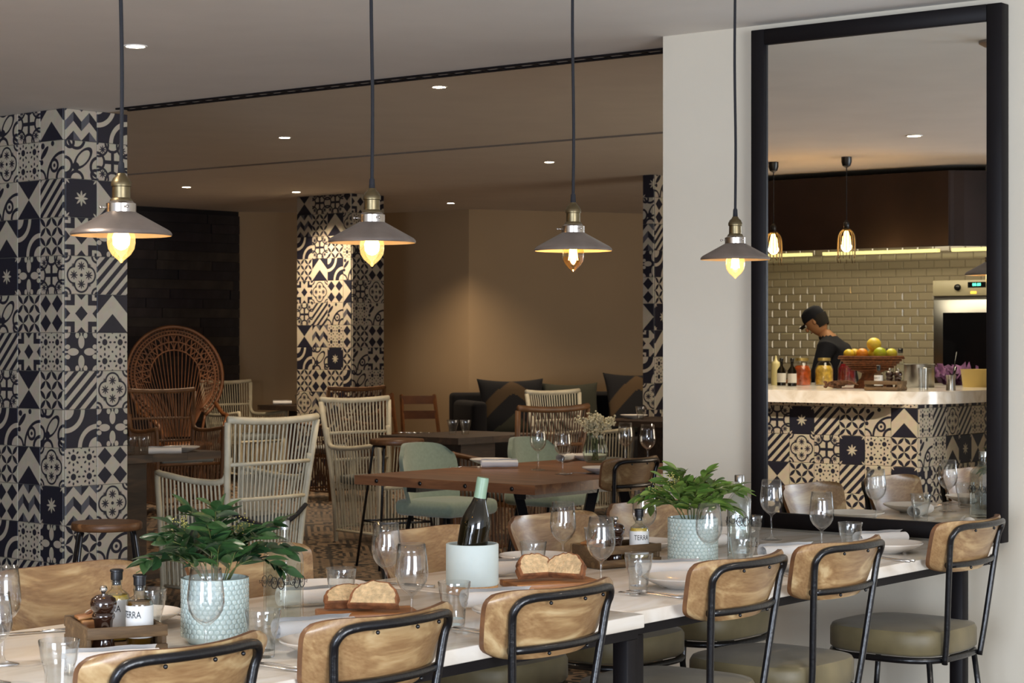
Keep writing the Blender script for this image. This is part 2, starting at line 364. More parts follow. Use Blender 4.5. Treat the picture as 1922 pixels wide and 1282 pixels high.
def thing(name, label, cat, loc=(0, 0, 0), rz=0, group=None):
    o = bpy.data.objects.new(name, None); COL.objects.link(o); o.empty_display_size = 0.05
    o.location = loc; o.rotation_euler = (0, 0, rz); tag(o, label, cat, group); return o
def tag(o, label, cat, group=None):
    o['label'] = label; o['category'] = cat
    if group: o['group'] = group
    return o
def dup(root, loc, rz, label, group=None, rx=0):
    r = root.copy(); COL.objects.link(r); r.location = loc; r.rotation_euler = (rx, 0, rz); r['label'] = label
    if group: r['group'] = group
    def rec(a, b):
        for ch in KIDS.get(a.name, []) or [c for c in a.children]:
            c = ch.copy(); COL.objects.link(c); c.parent = b; rec(ch, c)
    rec(root, r); return r
KIDS = {}
def struct(name, mesh, parent=None):
    o = obj(name, mesh, parent)
    if parent is None: o['kind'] = 'structure'
    return o
def arc(c, r, a0, a1, n, f): return [f(c, r, a0+(a1-a0)*i/n) for i in range(n+1)]
def smoothpath(P, n=4):
    P = [Vector(p) for p in P]; out = []
    for i in range(len(P)-1):
        p0 = P[max(i-1, 0)]; p1 = P[i]; p2 = P[i+1]; p3 = P[min(i+2, len(P)-1)]
        for k in range(n):
            t = k/n; out.append(0.5*((2*p1)+(-p0+p2)*t+(2*p0-5*p1+4*p2-p3)*t*t+(-p0+3*p1-3*p2+p3)*t**3))
    out.append(P[-1]); return out
def text_mesh(body, size, mat, bendr=None, depth=0.0003):
    c = bpy.data.curves.new('t', 'FONT'); c.body = body; c.size = size; c.align_x = 'CENTER'; c.align_y = 'CENTER'; c.extrude = depth
    o = bpy.data.objects.new('t', c); COL.objects.link(o); dg = bpy.context.evaluated_depsgraph_get(); m = bpy.data.meshes.new_from_object(o.evaluated_get(dg))
    bpy.data.objects.remove(o)
    # stand upright, facing -Y
    for v in m.vertices:
        x, y, z = v.co; v.co = (x, -z, y)
        if bendr: a = x/bendr; v.co = ((bendr+z)*math.sin(a), -(bendr+z)*math.cos(a), y)
    m.materials.clear(); m.materials.append(mat); return m
# ------------------------------------------------------------------ the setting
def uvpoly(P): return [UV(*p).xy for p in P]
struct('floor', MB().prism(uvpoly([(-9, -5), (28, -5), (28, 24), (-9, 24)]), -0.1, 0).mesh('floor', MAT['floor']))
struct('ceiling_front', MB().prism(uvpoly([(-7, -5), (6.48, -5), (6.48, 16), (-7, 16)]), 2.54, 2.81).mesh('ceiling_front', MAT['ceiling']))
struct('ceiling_back', MB().prism(uvpoly([(-7, -5), (28, -5), (28, 24), (-7, 24)]), 2.8101, 2.95).mesh('ceiling_back', MAT['ceiling_far']))
struct('wall_mirror', MB().prism(uvpoly([(6.15, -4), (6.48, -4), (6.48, 4.19), (6.15, 4.19)]), 0, 2.54).mesh('wall_mirror', MAT['wall']))
# slot diffusers let into the ceiling
def slot(name, u, v0, v1, z, w, mat=None):
    mb = MB(); P = lambda a, b, c: UV(a, b, c)
    for du in (-w*0.5, w*0.5):
        c = UV(u+du, (v0+v1)/2, z-0.004); mb.box(c, (v1-v0, w*0.2, 0.008), math.atan2(D1[1], D1[0]))
    k = v0
    while k < v1:
        mb.box(UV(u, k, z-0.003), (0.012, w, 0.006), math.atan2(D1[1], D1[0])); k += 0.09
    o = struct(name, mb.mesh(name, mat or MAT['frame'])); return o
slot('trim_1', 6.43, 4.2, 7.55, 2.54, 0.075)
slot('trim_2', 11.1, 6.0, 14.0, 2.81, 0.03, pm('faint_slot', (140, 130, 118), 0.8))
def wallseg(name, a, b, z1, mat, th=0.15):
    a, b = Vector(a), Vector(b); d = (b-a).normalized(); n = Vector((-d.y, d.x))*th
    return struct(name, MB().prism([a, b, b+n, a+n], 0, z1).mesh(name, mat))
wallseg('wall_back', (-2.95, 21.62), (-1.45, 21.9), 2.81, MAT['beige'])
wallseg('wall_back_pier', (-1.5, 21.93), (-0.456, 21.2), 2.81, MAT['beige'])
wallseg('wall_back_right', (-0.456, 21.2), (3.2, 22.6), 2.81, MAT['beige'])
wallseg('wall_right', (3.2, 22.6), (6.5, 13.5), 2.81, MAT['beige'])
wallseg('wall_side', (6.5, 13.5), (10, 6.0), 2.81, MAT['wall'])
wp = wallseg('wall_panelled', (-6.9, 17.6), (-2.95, 21.62), 2.81, pm('charred_backing', (24, 20, 22), 0.8))
# charred planks on the panelled wall
a, b = Vector((-6.9, 17.6)), Vector((-2.95, 21.62)); d = (b-a).normalized(); Lw = (b-a).length; nn = Vector((d.y, -d.x))
plk = [pm('charred_plank', c, 0.55, noise=0.4, scale=6, bump=0.5, bscale=14) for c in ((36, 30, 34), (30, 26, 30), (44, 36, 36), (50, 43, 38))]
pmesh = [MB().box((0, 0, 0), (1, 0.02, 0.096)).mesh('plank', k) for k in plk]
for i in range(28):
    z = 0.05+i*0.1+0.06; s0 = 2.4+random.random()*0.5
    if z > 2.78: break
    s = 2.2
    while s < Lw-0.02:
        ln = random.uniform(0.7, 1.5); e = min(s+ln, Lw-0.004)
        o = obj('plank', random.choice(pmesh[:3]+pmesh[:3]+[pmesh[3]]), wp); o.scale = (max(e-s-0.006, 0.02), 1, 1)
        c = a+d*((s+e)/2)+nn*(0.008+random.random()*0.012); o.location = (c.x, c.y, z); o.rotation_euler = (0, 0, math.atan2(d.y, d.x)); s = e
wallseg('wall_left', (-11.5, 9.5), (-6.9, 17.6), 2.81, MAT['beige'])
# tiled faces
_tm = {}
def tile_mesh(k, x0=0, x1=1, y0=0, y1=1):
    key = (k, round(x0, 2), round(x1, 2), round(y0, 2), round(y1, 2))
    if key in _tm: return _tm[key]
    g = 0.006; b = 0.012; h = 0.045
    X0, X1, Y0, Y1 = x0+g, x1-g, y0+g, y1-g
    V = [(X0, 0, Y0), (X1, 0, Y0), (X1, 0, Y1), (X0, 0, Y1), (X0, -h+b, Y0), (X1, -h+b, Y0), (X1, -h+b, Y1), (X0, -h+b, Y1),
         (X0+b, -h, Y0+b), (X1-b, -h, Y0+b), (X1-b, -h, Y1-b), (X0+b, -h, Y1-b)]
    F = [(8, 9, 10, 11)]
    for i in range(4): j = (i+1) % 4; F += [(4+i, 4+j, 8+j, 8+i), (i, j, 4+j, 4+i)]
    m = me('tile', V, F, False, [TM[k]]); uv = m.uv_layers.new(name='UVMap')
    for lp in m.loops: v = m.vertices[lp.vertex_index].co; uv.data[lp.index].uv = (v.x, v.z)
    _tm[key] = m; return m
def tile_face(parent, org, d, size, rows, ztop, zfull, ncol, zend=0.0, flipx=False, width=None):
    """rows: list of lists of patterns from the top; d = horizontal direction with the outward normal on its right-hand side"""
    ang = math.atan2(d[1], d[0]); z = ztop; r = 0
    nxt = zfull
    while z > zend+0.01:
        lo = max(nxt, zend)
        for c in range(ncol):
            row = rows[r] if r < len(rows) else None
            k = row[c] if row and c < len(row) else random.choice(PATS)
            x1 = 1.0
            if width is not None and (c+1)*size > width: x1 = (width-c*size)/size
            hfrac = (z-lo)/size
            y0, y1 = (0, min(1, hfrac)) if r == 0 else (1-hfrac, 1) if lo == zend else (0, 1)
            mesh = tile_mesh(k, 0, x1, y0, y1)
            o = obj('tile', mesh, parent); px = org[0]+d[0]*c*size; py = org[1]+d[1]*c*size
            zz = (lo if r == 0 else (z-size)); o.location = (px, py, zz-(0 if r else 0)); o.rotation_euler = (0, 0, ang)
            o.scale = (size*(-1 if flipx else 1), size, size)
            if flipx: o.location = (px+d[0]*size*1, py+d[1]*size*1, zz)
        z = lo; nxt = z-size; r += 1
def column(name, corner, dl, dr, size, left, right, ztop, zfull, nl, nr, wl=None):
    c = Vector(corner); dl = Vector(dl); dr = Vector(dr); L_ = (wl or nl*size); R_ = nr*size
    core = struct(name, MB().prism([c, c+dr*R_, c+dr*R_+dl*L_, c+dl*L_], 0, ztop).mesh(name, MAT['grout']))
    # left face: starts at far left end and runs toward the corner
    tile_face(core, c+dl*L_, -dl, size, left, ztop, zfull, nl, width=wl)
    tile_face(core, c, dr, size, right, ztop, zfull, nr)
    return core
L1 = [['star', 'leaf', 'cross', 'chevron'], ['hour', 'quatrefoil', 'dots', 'scroll'], ['dots', 'scroll', 'hour', 'stripes'], ['petal', 'chevron', 'arcs', 'petal'], ['diamond', 'star', 'flower', 'cross'], ['cross', 'leaf', 'petal', 'diamond'], ['cubes', 'stripes', 'bracket', 'dots'], ['flower', 'cross', 'hour', 'petal'], ['star', 'arcs', 'scroll', 'leaf'], ['dots', 'petal', 'chevron', 'quatrefoil'], ['leaf', 'diamond', 'cubes', 'star'], ['chevron', 'arcs', 'dots', 'flower'], ['hour', 'petal', 'stripes', 'bracket']]
R1 = [['cubes', 'arcs'], ['leaf', 'cross'], ['star', 'hour'], ['bracket', 'flower'], ['quatrefoil', 'stripes'], ['bracket', 'chevron'], ['flower', 'dots'], ['stripes', 'quatrefoil'], ['arcs', 'flower'], ['dots', 'diamond'], ['cubes', 'quatrefoil'], ['petal', 'scroll']]
column('column_near', (-2.167, 9.70), (-0.75, 0.6614), (0.6614, 0.75), 0.187, L1, R1, 2.54, 2.388, 4, 2)
L2_ = [['hour', 'cross', 'cross', 'diamond'], ['cubes', 'petal', 'chevron', 'quatrefoil'], ['arcs', 'cross', 'petal', 'dots'], ['petal', 'chevron', 'arcs', 'scroll'], ['bracket', 'quatrefoil', 'diamond', 'hour'], ['cross', 'stripes', 'scroll', 'cubes'], ['hour', 'cubes', 'dots', 'diamond'], ['arcs', 'leaf', 'star', 'petal'], ['petal', 'diamond', 'petal', 'arcs']]
R2_ = [['bracket', 'arcs'], ['dots', 'flower'], ['leaf', 'petal'], ['petal', 'diamond'], ['cross', 'quatrefoil'], ['dots', 'scroll'], ['petal', 'diamond'], ['scroll', 'bracket'], ['leaf', 'dots'], ['stripes', 'flower'], ['arcs', 'star'], ['hour', 'diamond'], ['dots', 'bracket']]
column('column_middle', (-1.515, 18.93), (-0.757, 0.6534), (0.6534, 0.757), 0.213, L2_, R2_, 2.81, 2.63, 4, 2, wl=0.745)
column('column_right', (1.193, 16.8), (-0.7818, 0.6236), (0.6236, 0.7818), 0.223, [['star'], ['leaf'], ['cubes'], ['flower'], ['diamond'], ['hour'], ['bracket'], ['arcs'], ['quatrefoil']], [['scroll', 'star'], ['diamond', 'dots'], ['stripes', 'cross'], ['arcs', 'leaf'], ['petal', 'hour'], ['star', 'petal'], ['chevron', 'cross'], ['dots', 'leaf'], ['chevron', 'dots']], 2.81, 2.62, 1, 2, wl=0.112)
# recessed downlights
def downlight(x, y, z, where, power=32, size=115, tilt=(0, 0)):
    t = thing('downlight', 'round recessed ceiling downlight, '+where, 'ceiling light', (x, y, z), 0, None)
    obj('trim_ring', smoothby(MB().lathe([(0.030, 0.0), (0.046, 0.0), (0.046, -0.004), (0.030, -0.003), (0.030, 0.0)], 24).mesh('trim_ring', MAT['ceiling'])), t)
    obj('lens', MB().lathe([(0, -0.0035), (0.036, -0.0035)], 20).mesh('lens', MAT['disc']), t)
    spot((x, y, z-0.02), power, size, tilt=tilt)
downlight(-1.44, 7.66, 2.54, 'nearest one, above and left of the leftmost pendant lamp', 14)
downlight(-0.40, 11.01, 2.81, 'just beyond the slot, between the second and third pendant cords', 26)
downlight(-1.56, 13.74, 2.81, 'left of the second pendant cord', 26)
downlight(0.29, 15.62, 2.81, 'left of the third pendant cord', 26)
downlight(-2.95, 18.15, 2.81, 'in front of the dark panelled wall', 24)
downlight(-0.62, 20.25, 2.81, 'furthest one, by the beige wall right of the middle tiled column', 30)
downlight(-2.02, 18.75, 2.81, 'washing the top of the middle tiled column', 60, 120)
p = UV(2.25, 5.13, 2.54); downlight(p.x, p.y, p.z, 'seen in the mirror above the kitchen bar', 30)
for (u, v, pw) in ((3.2, 5.2, 16), (5.0, 1.4, 14), (2.0, 6.9, 60), (1.9, 5.7, 50), (2.2, 3.6, 14)):        # unseen spots without fixtures, added to brighten the bar front and table
    p = UV(u, v, 2.52); spot(p, pw, 120, col=(1.0, 0.88, 0.74))
for (x, y, pw) in ((1.6, 19.6, 34), (-4.4, 15.5, 18), (2.6, 13.5, 20)): spot((x, y, 2.79), pw, 120)
# ------------------------------------------------------------------ marble tables
def marble_table(name, label, u0, u1, v0, v1, inset=0.034):
    L_, W_ = u1-u0, v1-v0; t = thing(name, label, 'table', UV((u0+u1)/2, (v0+v1)/2), TH)
    obj('marble_top', bevelled(MB().box((0, 0, 0.733), (L_, W_, 0.034)).mesh('marble_top', MAT['marble']), 0.003), t)
    f = MB(); i = 0.012
    for s in (-1, 1):
        f.box((0, s*(W_/2-i-0.0125), 0.7035), (L_-2*i, 0.025, 0.025)); f.box((s*(L_/2-i-0.0125), 0, 0.7035), (0.025, W_-2*i-0.05, 0.025))
    obj('top_frame', f.mesh('top_frame', MAT['frame']), t)
    lg = bevelled(MB().box((0, 0, 0.3455), (0.045, 0.045, 0.691)).mesh('leg', MAT['frame']), 0.003, 1)
    for sx in (-1, 1):
        for sy in (-1, 1): obj('leg', lg, t, (sx*(L_/2-(inset if sx > 0 else 0.034)), sy*(W_/2-0.034), 0))
        obj('foot_rail', MB().box((0, 0, 0.03), (0.025, W_-0.12, 0.025)).mesh('foot_rail', MAT['black']), t, (sx*(L_/2-(inset if sx > 0 else 0.034)), 0, 0))
    return t
marble_table('marble_table', 'long white marble table on black steel legs, the one reaching the mirror', 4.005, 6.05, 2.812, 3.75, 0.215)
marble_table('marble_table', 'white marble table in the foreground, nearer to the camera, set for dinner', 1.90, 3.995, 2.775, 3.74)
# ------------------------------------------------------------------ mirror
t = thing('wall_mirror', 'tall mirror in a black frame standing on the white wall at the table end', 'mirror', UV(6.118, 3.302, 0.0), TH)
x0, x1, z0, z1, w = -0.480, 0.474, 0.752, 2.515, 0.054
for (a, b, c, d_) in ((x0, x0+w, z0, z1), (x1-w, x1, z0, z1), (x0+w, x1-w, z0, z0+w), (x0+w, x1-w, z1-w, z1)):
    obj('frame_bar', bevelled(MB().box((0.004, (a+b)/2, (c+d_)/2), (0.054, b-a, d_-c)).mesh('frame_bar', MAT['frame']), 0.002, 1), t)
mm_, nt, b = newmat('mirror_silver'); b.inputs['Base Color'].default_value = (0.86, 0.86, 0.82, 1); b.inputs['Metallic'].default_value = 1; b.inputs['Roughness'].default_value = 0.0
obj('mirror_glass', MB().box((-0.002, (x0+x1)/2, (z0+z1)/2), (0.012, x1-x0-2*w-0.001, z1-z0-2*w-0.001)).mesh('mirror_glass', mm_), t)
# ------------------------------------------------------------------ wooden dining chair
def make_dining(label, loc, rz, group):
    t = thing('dining_chair', label, 'chair', loc, rz, group)
    # backrest: bent plywood
    nx, nz = 34, 14; V = []; F = []; th = 0.013
    for side in (0, 1):
        for j in range(nz+1):
            for i in range(nx+1):
                s = -1+2*i/nx; q = -1+2*j/nz
                s2 = math.copysign(abs(s)**0.85, s); q2 = math.copysign(abs(q)**0.8, q)
                hw = 0.216+0.018*q2; x = s2*hw*(1-0.13*abs(q2)**7); z = 0.788+q2*0.078*(1-0.18*abs(s2)**7)+0.010*s2*s2*max(q2, 0)
                y = -0.262-0.30*(z-0.788)+0.060*abs(s2)**2.2+(0 if side else th)
                V.append((x, y, z))
    M = (nx+1)*(nz+1)
    for j in range(nz):
        for i in range(nx):
            a = j*(nx+1)+i; F.append((a, a+nx+1, a+nx+2, a+1)); F.append((M+a, M+a+1, M+a+nx+2, M+a+nx+1))
    I = [0]*len(F)
    ring = [i for i in range(nx+1)]+[(j+1)*(nx+1)-1 for j in range(1, nz+1)]+[nz*(nx+1)+i for i in range(nx-1, -1, -1)]+[j*(nx+1) for j in range(nz-1, 0, -1)]
    for k in range(len(ring)):
        a, b = ring[k], ring[(k+1) % len(ring)]; F.append((a, b, M+b, M+a)); I.append(1)
    obj('backrest', smoothby(me('backrest', V, F, True, [MAT['wchair'], MAT['edge']], I), 50), t)
    def py(x, z): return -0.262-0.30*(z-0.788)+0.060*(abs(x)/0.21)**2.2-0.012
    r = 0.0095
    up = []
    for s in (-1, 1):
        P = [(s*0.122, -0.200, 0.43), (s*0.132, -0.212, 0.52), (s*0.145, -0.222, 0.62), (s*0.158, -0.232, 0.72), (s*0.168, -0.241, 0.80), (s*0.171, py(0.17, 0.83), 0.825), (s*0.158, py(0.155, 0.845), 0.845), (s*0.13, py(0.13, 0.853), 0.852)]
        up.append(P)
    top = [(x*0.13/4, py(x*0.13/4, 0.853), 0.853) for x in range(-3, 4)]
    P = smoothpath(up[0]+top+up[1][::-1], 4)
    obj('back_frame', MB().tube(P, r, 10).mesh('back_frame', MAT['black'], True), t)
    P = [(x*0.161/5, py(x*0.161/5, 0.735), 0.735) for x in range(-5, 6)]
    obj('crossbar', MB().tube(P, r*0.95, 10).mesh('crossbar', MAT['black'], True), t)
    rv = MB()
    for (x, z) in ((-0.09, 0.841), (0.02, 0.841), (0.1, 0.841), (-0.06, 0.725), (0.08, 0.725)): rv.sphere((x, py(x, z)-0.006, z-0.002), 0.0045, 8, 5)
    obj('rivets', rv.mesh('rivets', MAT['black'], True), t)
    # seat cushion, rounded square
    def sq_(hw, hd, n=28, p=3.2):
        return [(math.copysign(abs(math.cos(a))**(2/p), math.cos(a))*hw, math.copysign(abs(math.sin(a))**(2/p), math.sin(a))*hd) for a in (2*PI*i/n for i in range(n))]
    V = []; F = []; n = 28
    prof = [(0.95, 0.452), (1.0, 0.462), (1.0, 0.515), (0.97, 0.527), (0.80, 0.534), (0.4, 0.538)]
    for k, z in prof: V += [(x*k, y*k+0.0, z) for x, y in sq_(0.205, 0.205)]
    for a in range(len(prof)-1):
        for i in range(n): F.append((a*n+i, a*n+(i+1) % n, (a+1)*n+(i+1) % n, (a+1)*n+i))
    F.append(tuple(range(n))[::-1]); F.append(tuple((len(prof)-1)*n+i for i in range(n)))
    obj('seat', smoothby(me('seat', V, F, True, [MAT['olive']]), 50), t)
    rg = [(x, y, 0.441) for x, y in sq_(0.198, 0.198)]
    obj('seat_frame', MB().tube(rg, 0.010, 8, True).mesh('seat_frame', MAT['black'], True), t)
    for sx in (-1, 1):
        for sy in (-1, 1):
            obj('leg', MB().tube([(sx*0.155, sy*0.165, 0.437), (sx*0.165, sy*0.18, 0.30), (sx*0.195, sy*0.215, 0.0)], [0.0095, 0.0095, 0.0085], 8).mesh('leg', MAT['black'], True), t)
        obj('stretcher', MB().tube([(sx*0.178, -0.194, 0.18), (sx*0.178, 0.194, 0.18)], 0.006, 6).mesh('stretcher', MAT['black'], True), t)
    return t
g = 'wooden chairs along the near side of the marble tables'
near = [(2.46, 'wooden chair nearest the camera at the bottom left, only its curved backrest in view'),
        (2.995, 'near-side wooden chair with a scratched backrest in front of the foreground bread board'),
        (3.57, 'wooden chair on the near side standing before the joint of the two marble tables'),
        (4.34, 'wooden chair on the near side in front of the right-hand leafy potted plant'),
        (4.865, 'wooden chair on the near side, second from the mirror wall'),
        (5.69, 'wooden chair with a knotted backrest at the right end, beside the mirror wall')]
ch0 = make_dining(near[0][1], UV(near[0][0], 2.955), TH, g)
for k, (u, l) in enumerate(near[1:]): dup(ch0, UV(u, 2.945+(0.02 if k == 4 else 0)), TH+random.uniform(-0.03, 0.03), l, g)
g = 'wooden chairs along the far side of the marble tables'
for u, v, l in [(3.10, 3.63, 'far chair with brown stained wooden backrest behind the left oil bottles'),
                (3.68, 3.60, 'wooden chair mostly hidden behind the left potted plant and tall water bottle'),
                (4.37, 3.58, 'wooden chair on the far side behind the wine cooler'),
                (4.99, 3.60, 'wooden chair on the far side behind the right-hand bread board'),
                (5.56, 3.64, 'wooden chair on the far side beside the mirror, behind the right-hand potted plant')]:
    dup(ch0, UV(u, v), TH+PI+random.uniform(-0.03, 0.03), l, g)
dup(ch0, (0.39, 9.55, 0), TH, 'wooden chair with black frame at the reclaimed wood table, by the wall corner', 'chairs around the reclaimed wood table')
# ------------------------------------------------------------------ rattan armchairs
def make_rattan(label, loc, rz, mat, group, cushion=None):
    t = thing('rattan_armchair', label, 'armchair', loc, rz, group)
    def bx(z): return 0.235+0.085*max(0, (z-0.1))/0.9          # half width of back
    def by(z): return -0.25-0.12*max(0, z-0.4)
    for s in (-1, 1):
        obj('back_post', MB().tube([(s*bx(z), by(z), z) for z in (0, 0.25, 0.5, 0.75, 0.985)], 0.017, 8).mesh('back_post', mat, True), t)
    P = [(x*0.318, by(1.0)-0.03*(1-x*x), 0.985+0.015*x*x) for x in (-1, -0.75, -0.5, -0.25, 0, 0.25, 0.5, 0.75, 1)]
    obj('top_rail', MB().tube(P, 0.020, 8).mesh('top_rail', mat, True), t)
    for z in (0.76, 0.57, 0.10):
        obj('back_rail', MB().tube([(x*bx(z), by(z)-0.03*(1-x*x), z) for x in (-1, -0.5, 0, 0.5, 1)], 0.012, 6).mesh('back_rail', mat, True), t)
    sp = MB()
    for i in range(21):
        x = -0.93+1.86*i/20
        sp.tube([(x*bx(z), by(z)-0.028*(1-x*x)+0.006, z) for z in (0.1, 0.57, 0.985)], 0.0062, 4, cap=False)
    obj('back_spindles', sp.mesh('back_spindles', mat, True), t, kind='stuff')
    for s in (-1, 1):
        P = smoothpath([(s*0.285, -0.295, 0.80), (s*0.285, -0.275, 0.71), (s*0.29, -0.22, 0.665), (s*0.30, 0.0, 0.665), (s*0.305, 0.24, 0.69), (s*0.30, 0.285, 0.67), (s*0.285, 0.27, 0.35), (s*0.275, 0.26, 0.0)], 3)
        obj('arm_frame', MB().tube(P, 0.017, 8).mesh('arm_frame', mat, True), t)
        obj('side_rail', MB().tube([(s*0.24, -0.25, 0.08), (s*0.277, 0.26, 0.08)], 0.011, 6).mesh('side_rail', mat, True), t)
        sp = MB()
        for i in range(15):
            y = -0.225+0.47*i/14; sp.tube([(s*(0.297), y, 0.665+0.02*max(0, y)/0.24), (s*(0.245+0.03*(i/14)), y, 0.08)], 0.0065, 4, cap=False)
        obj('arm_spindles', sp.mesh('arm_spindles', mat, True), t, kind='stuff')
    obj('front_rail', MB().tube([(-0.275, 0.262, 0.40), (0.275, 0.262, 0.40)], 0.014, 6).mesh('front_rail', mat, True), t)
    obj('low_rail', MB().tube([(-0.275, 0.262, 0.08), (0.275, 0.262, 0.08)], 0.011, 6).mesh('low_rail', mat, True), t)
    sp = MB()
    for i in range(18):
        x = -0.25+0.5*i/17; sp.tube([(x, 0.262, 0.40), (x, 0.262, 0.08)], 0.0065, 4, cap=False)
    obj('apron_spindles', sp.mesh('apron_spindles', mat, True), t, kind='stuff')
    obj('seat_base', MB().box((0, 0.0, 0.392), (0.50, 0.50, 0.03)).mesh('seat_base', mat), t)
    obj('seat_cushion', bevelled(MB().box((0, 0.01, 0.438), (0.47, 0.47, 0.06)).mesh('seat_cushion', MAT['grey_cloth']), 0.02, 3), t)
    return t
wr = make_rattan('white rattan armchair in the foreground seen from behind, left of the patterned floor', (-1.52, 10.95, 0), TH-0.05, MAT['white_rattan'], 'white rattan armchairs')
obj('dark_cord', MB().tube(smoothpath([(-0.26, -0.29, 0.50), (-0.12, -0.325, 0.44), (0.02, -0.33, 0.42), (0.15, -0.32, 0.46), (0.265, -0.29, 0.52)], 3), 0.012, 6).mesh('dark_cord', MAT['cord'], True), wr, label='dark cord tied around the back')
w2 = make_rattan('white rattan armchair facing the camera behind the tall bar stool', (-0.90, 14.15, 0), TH+PI-0.12, MAT['white_rattan'], 'white rattan armchairs')
dup(w2, (-2.72, 20.45, 0), TH+PI-0.1, 'furthest white rattan armchair, by the beige wall left of the middle tiled column', 'white rattan armchairs')
dup(w2, (0.57, 16.3, 0), TH+PI-0.1, 'white rattan armchair behind the flower vase, in front of the sofa', 'white rattan armchairs')
b1 = make_rattan('brown rattan armchair behind the dark table, in front of the peacock chair', (-2.80, 16.7, 0), TH+PI-0.3, MAT['brown_rattan'], 'brown rattan armchairs')
dup(b1, (-1.60, 18.05, 0), TH-0.15, 'brown rattan armchair in front of the middle tiled column', 'brown rattan armchairs')
dup(b1, (0.03, 12.75, 0), TH-0.1, 'brown rattan armchair behind the reclaimed wood table, back to the camera', 'brown rattan armchairs')
# ------------------------------------------------------------------ peacock chair
t = thing('peacock_chair', 'big round-backed wicker peacock chair before the dark panelled wall', 'armchair', (-3.20, 19.55, 0), TH+PI-0.45)
H_ = MAT['honey_rattan']; cz, R = 1.07, 0.485
def pk(a, r, zc=cz, ys=1.12):
    z = zc+r*math.sin(a)*1.0; return (r*math.cos(a), -0.22-0.16*(z-0.5), z)
A0, A1 = -PI*0.30, PI*1.30
for r_, th_ in ((R, 0.018), (R-0.075, 0.012), (R-0.04, 0.007)):
    obj('rim_hoop', MB().tube([pk(A0+(A1-A0)*i/48, r_) for i in range(49)], th_, 6).mesh('rim_hoop', H_, True), t)
mb = MB()
for i in range(70):
    a = A0+(A1-A0)*i/70; b_ = A0+(A1-A0)*(i+0.5)/70; c_ = A0+(A1-A0)*(i+1)/70
    mb.tube([pk(a, R-0.075), pk(b_, R), pk(c_, R-0.075)], 0.006, 4, cap=False)
obj('rim_lacing', mb.mesh('rim_lacing', H_, True), t, kind='stuff')
mb = MB(); hub = (0, -0.22, 0.52)
for i in range(33):
    a = -0.35+(PI+0.7)*i/32; e = pk(a, R-0.085); s0 = (0.12*math.cos(a), -0.225, 0.47)
    mb.tube([s0, ((s0[0]+e[0])/2*1.0, (s0[1]+e[1])/2, (s0[2]+e[2])/2), e], 0.005, 4, cap=False)
obj('fan_canes', mb.mesh('fan_canes', H_, True), t, kind='stuff')
mb = MB()
for ring_i, (ri, ro, n_) in enumerate(((0.255, 0.335, 16), (0.335, 0.41, 20))):
    for i in range(n_):
        a0 = -0.25+(PI+0.5)*i/n_; a1 = -0.25+(PI+0.5)*(i+1)/n_
        mb.tube([pk(a0+(a1-a0)*k/6, ri+(ro-ri)*math.sin(PI*k/6)) for k in range(7)], 0.0065, 4, cap=False)
obj('scalloped_loops', mb.mesh('scalloped_loops', H_, True), t, kind='stuff')
for r_ in (0.255, 0.335):
    obj('inner_hoop', MB().tube([pk(-0.25+(PI+0.5)*i/30, r_) for i in range(31)], 0.008, 5).mesh('inner_hoop', H_, True), t)
for s in (-1, 1):
    obj('side_post', MB().tube(smoothpath([pk(A0 if s > 0 else A1, R), (s*0.25, -0.23, 0.5), (s*0.26, -0.2, 0.40)], 3), 0.014, 6).mesh('side_post', H_, True), t)
    obj('armrest', MB().tube(smoothpath([(s*0.40, -0.27, 0.80), (s*0.42, -0.10, 0.70), (s*0.40, 0.12, 0.68), (s*0.33, 0.26, 0.60), (s*0.27, 0.27, 0.42)], 4), 0.022, 6).mesh('armrest', H_, True), t)
obj('seat', smoothby(MB().lathe([(0, 0.39), (0.27, 0.39), (0.29, 0.405), (0.27, 0.425), (0, 0.43)], 28).mesh('seat', H_)), t)
mb = MB()
for i in range(40):
    a = 2*PI*i/40
    for sgn in (1, -1):
        mb.tube([(0.265*math.cos(a), 0.265*math.sin(a), 0.40), (0.17*math.cos(a+sgn*0.45), 0.17*math.sin(a+sgn*0.45), 0.22), (0.25*math.cos(a+sgn*0.9), 0.25*math.sin(a+sgn*0.9), 0.01)], 0.006, 4, cap=False)
obj('base_weave', mb.mesh('base_weave', H_, True), t, kind='stuff')
obj('base_hoop', MB().tube([(0.255*math.cos(2*PI*i/24), 0.255*math.sin(2*PI*i/24), 0.014) for i in range(24)], 0.014, 6, True).mesh('base_hoop', H_, True), t)
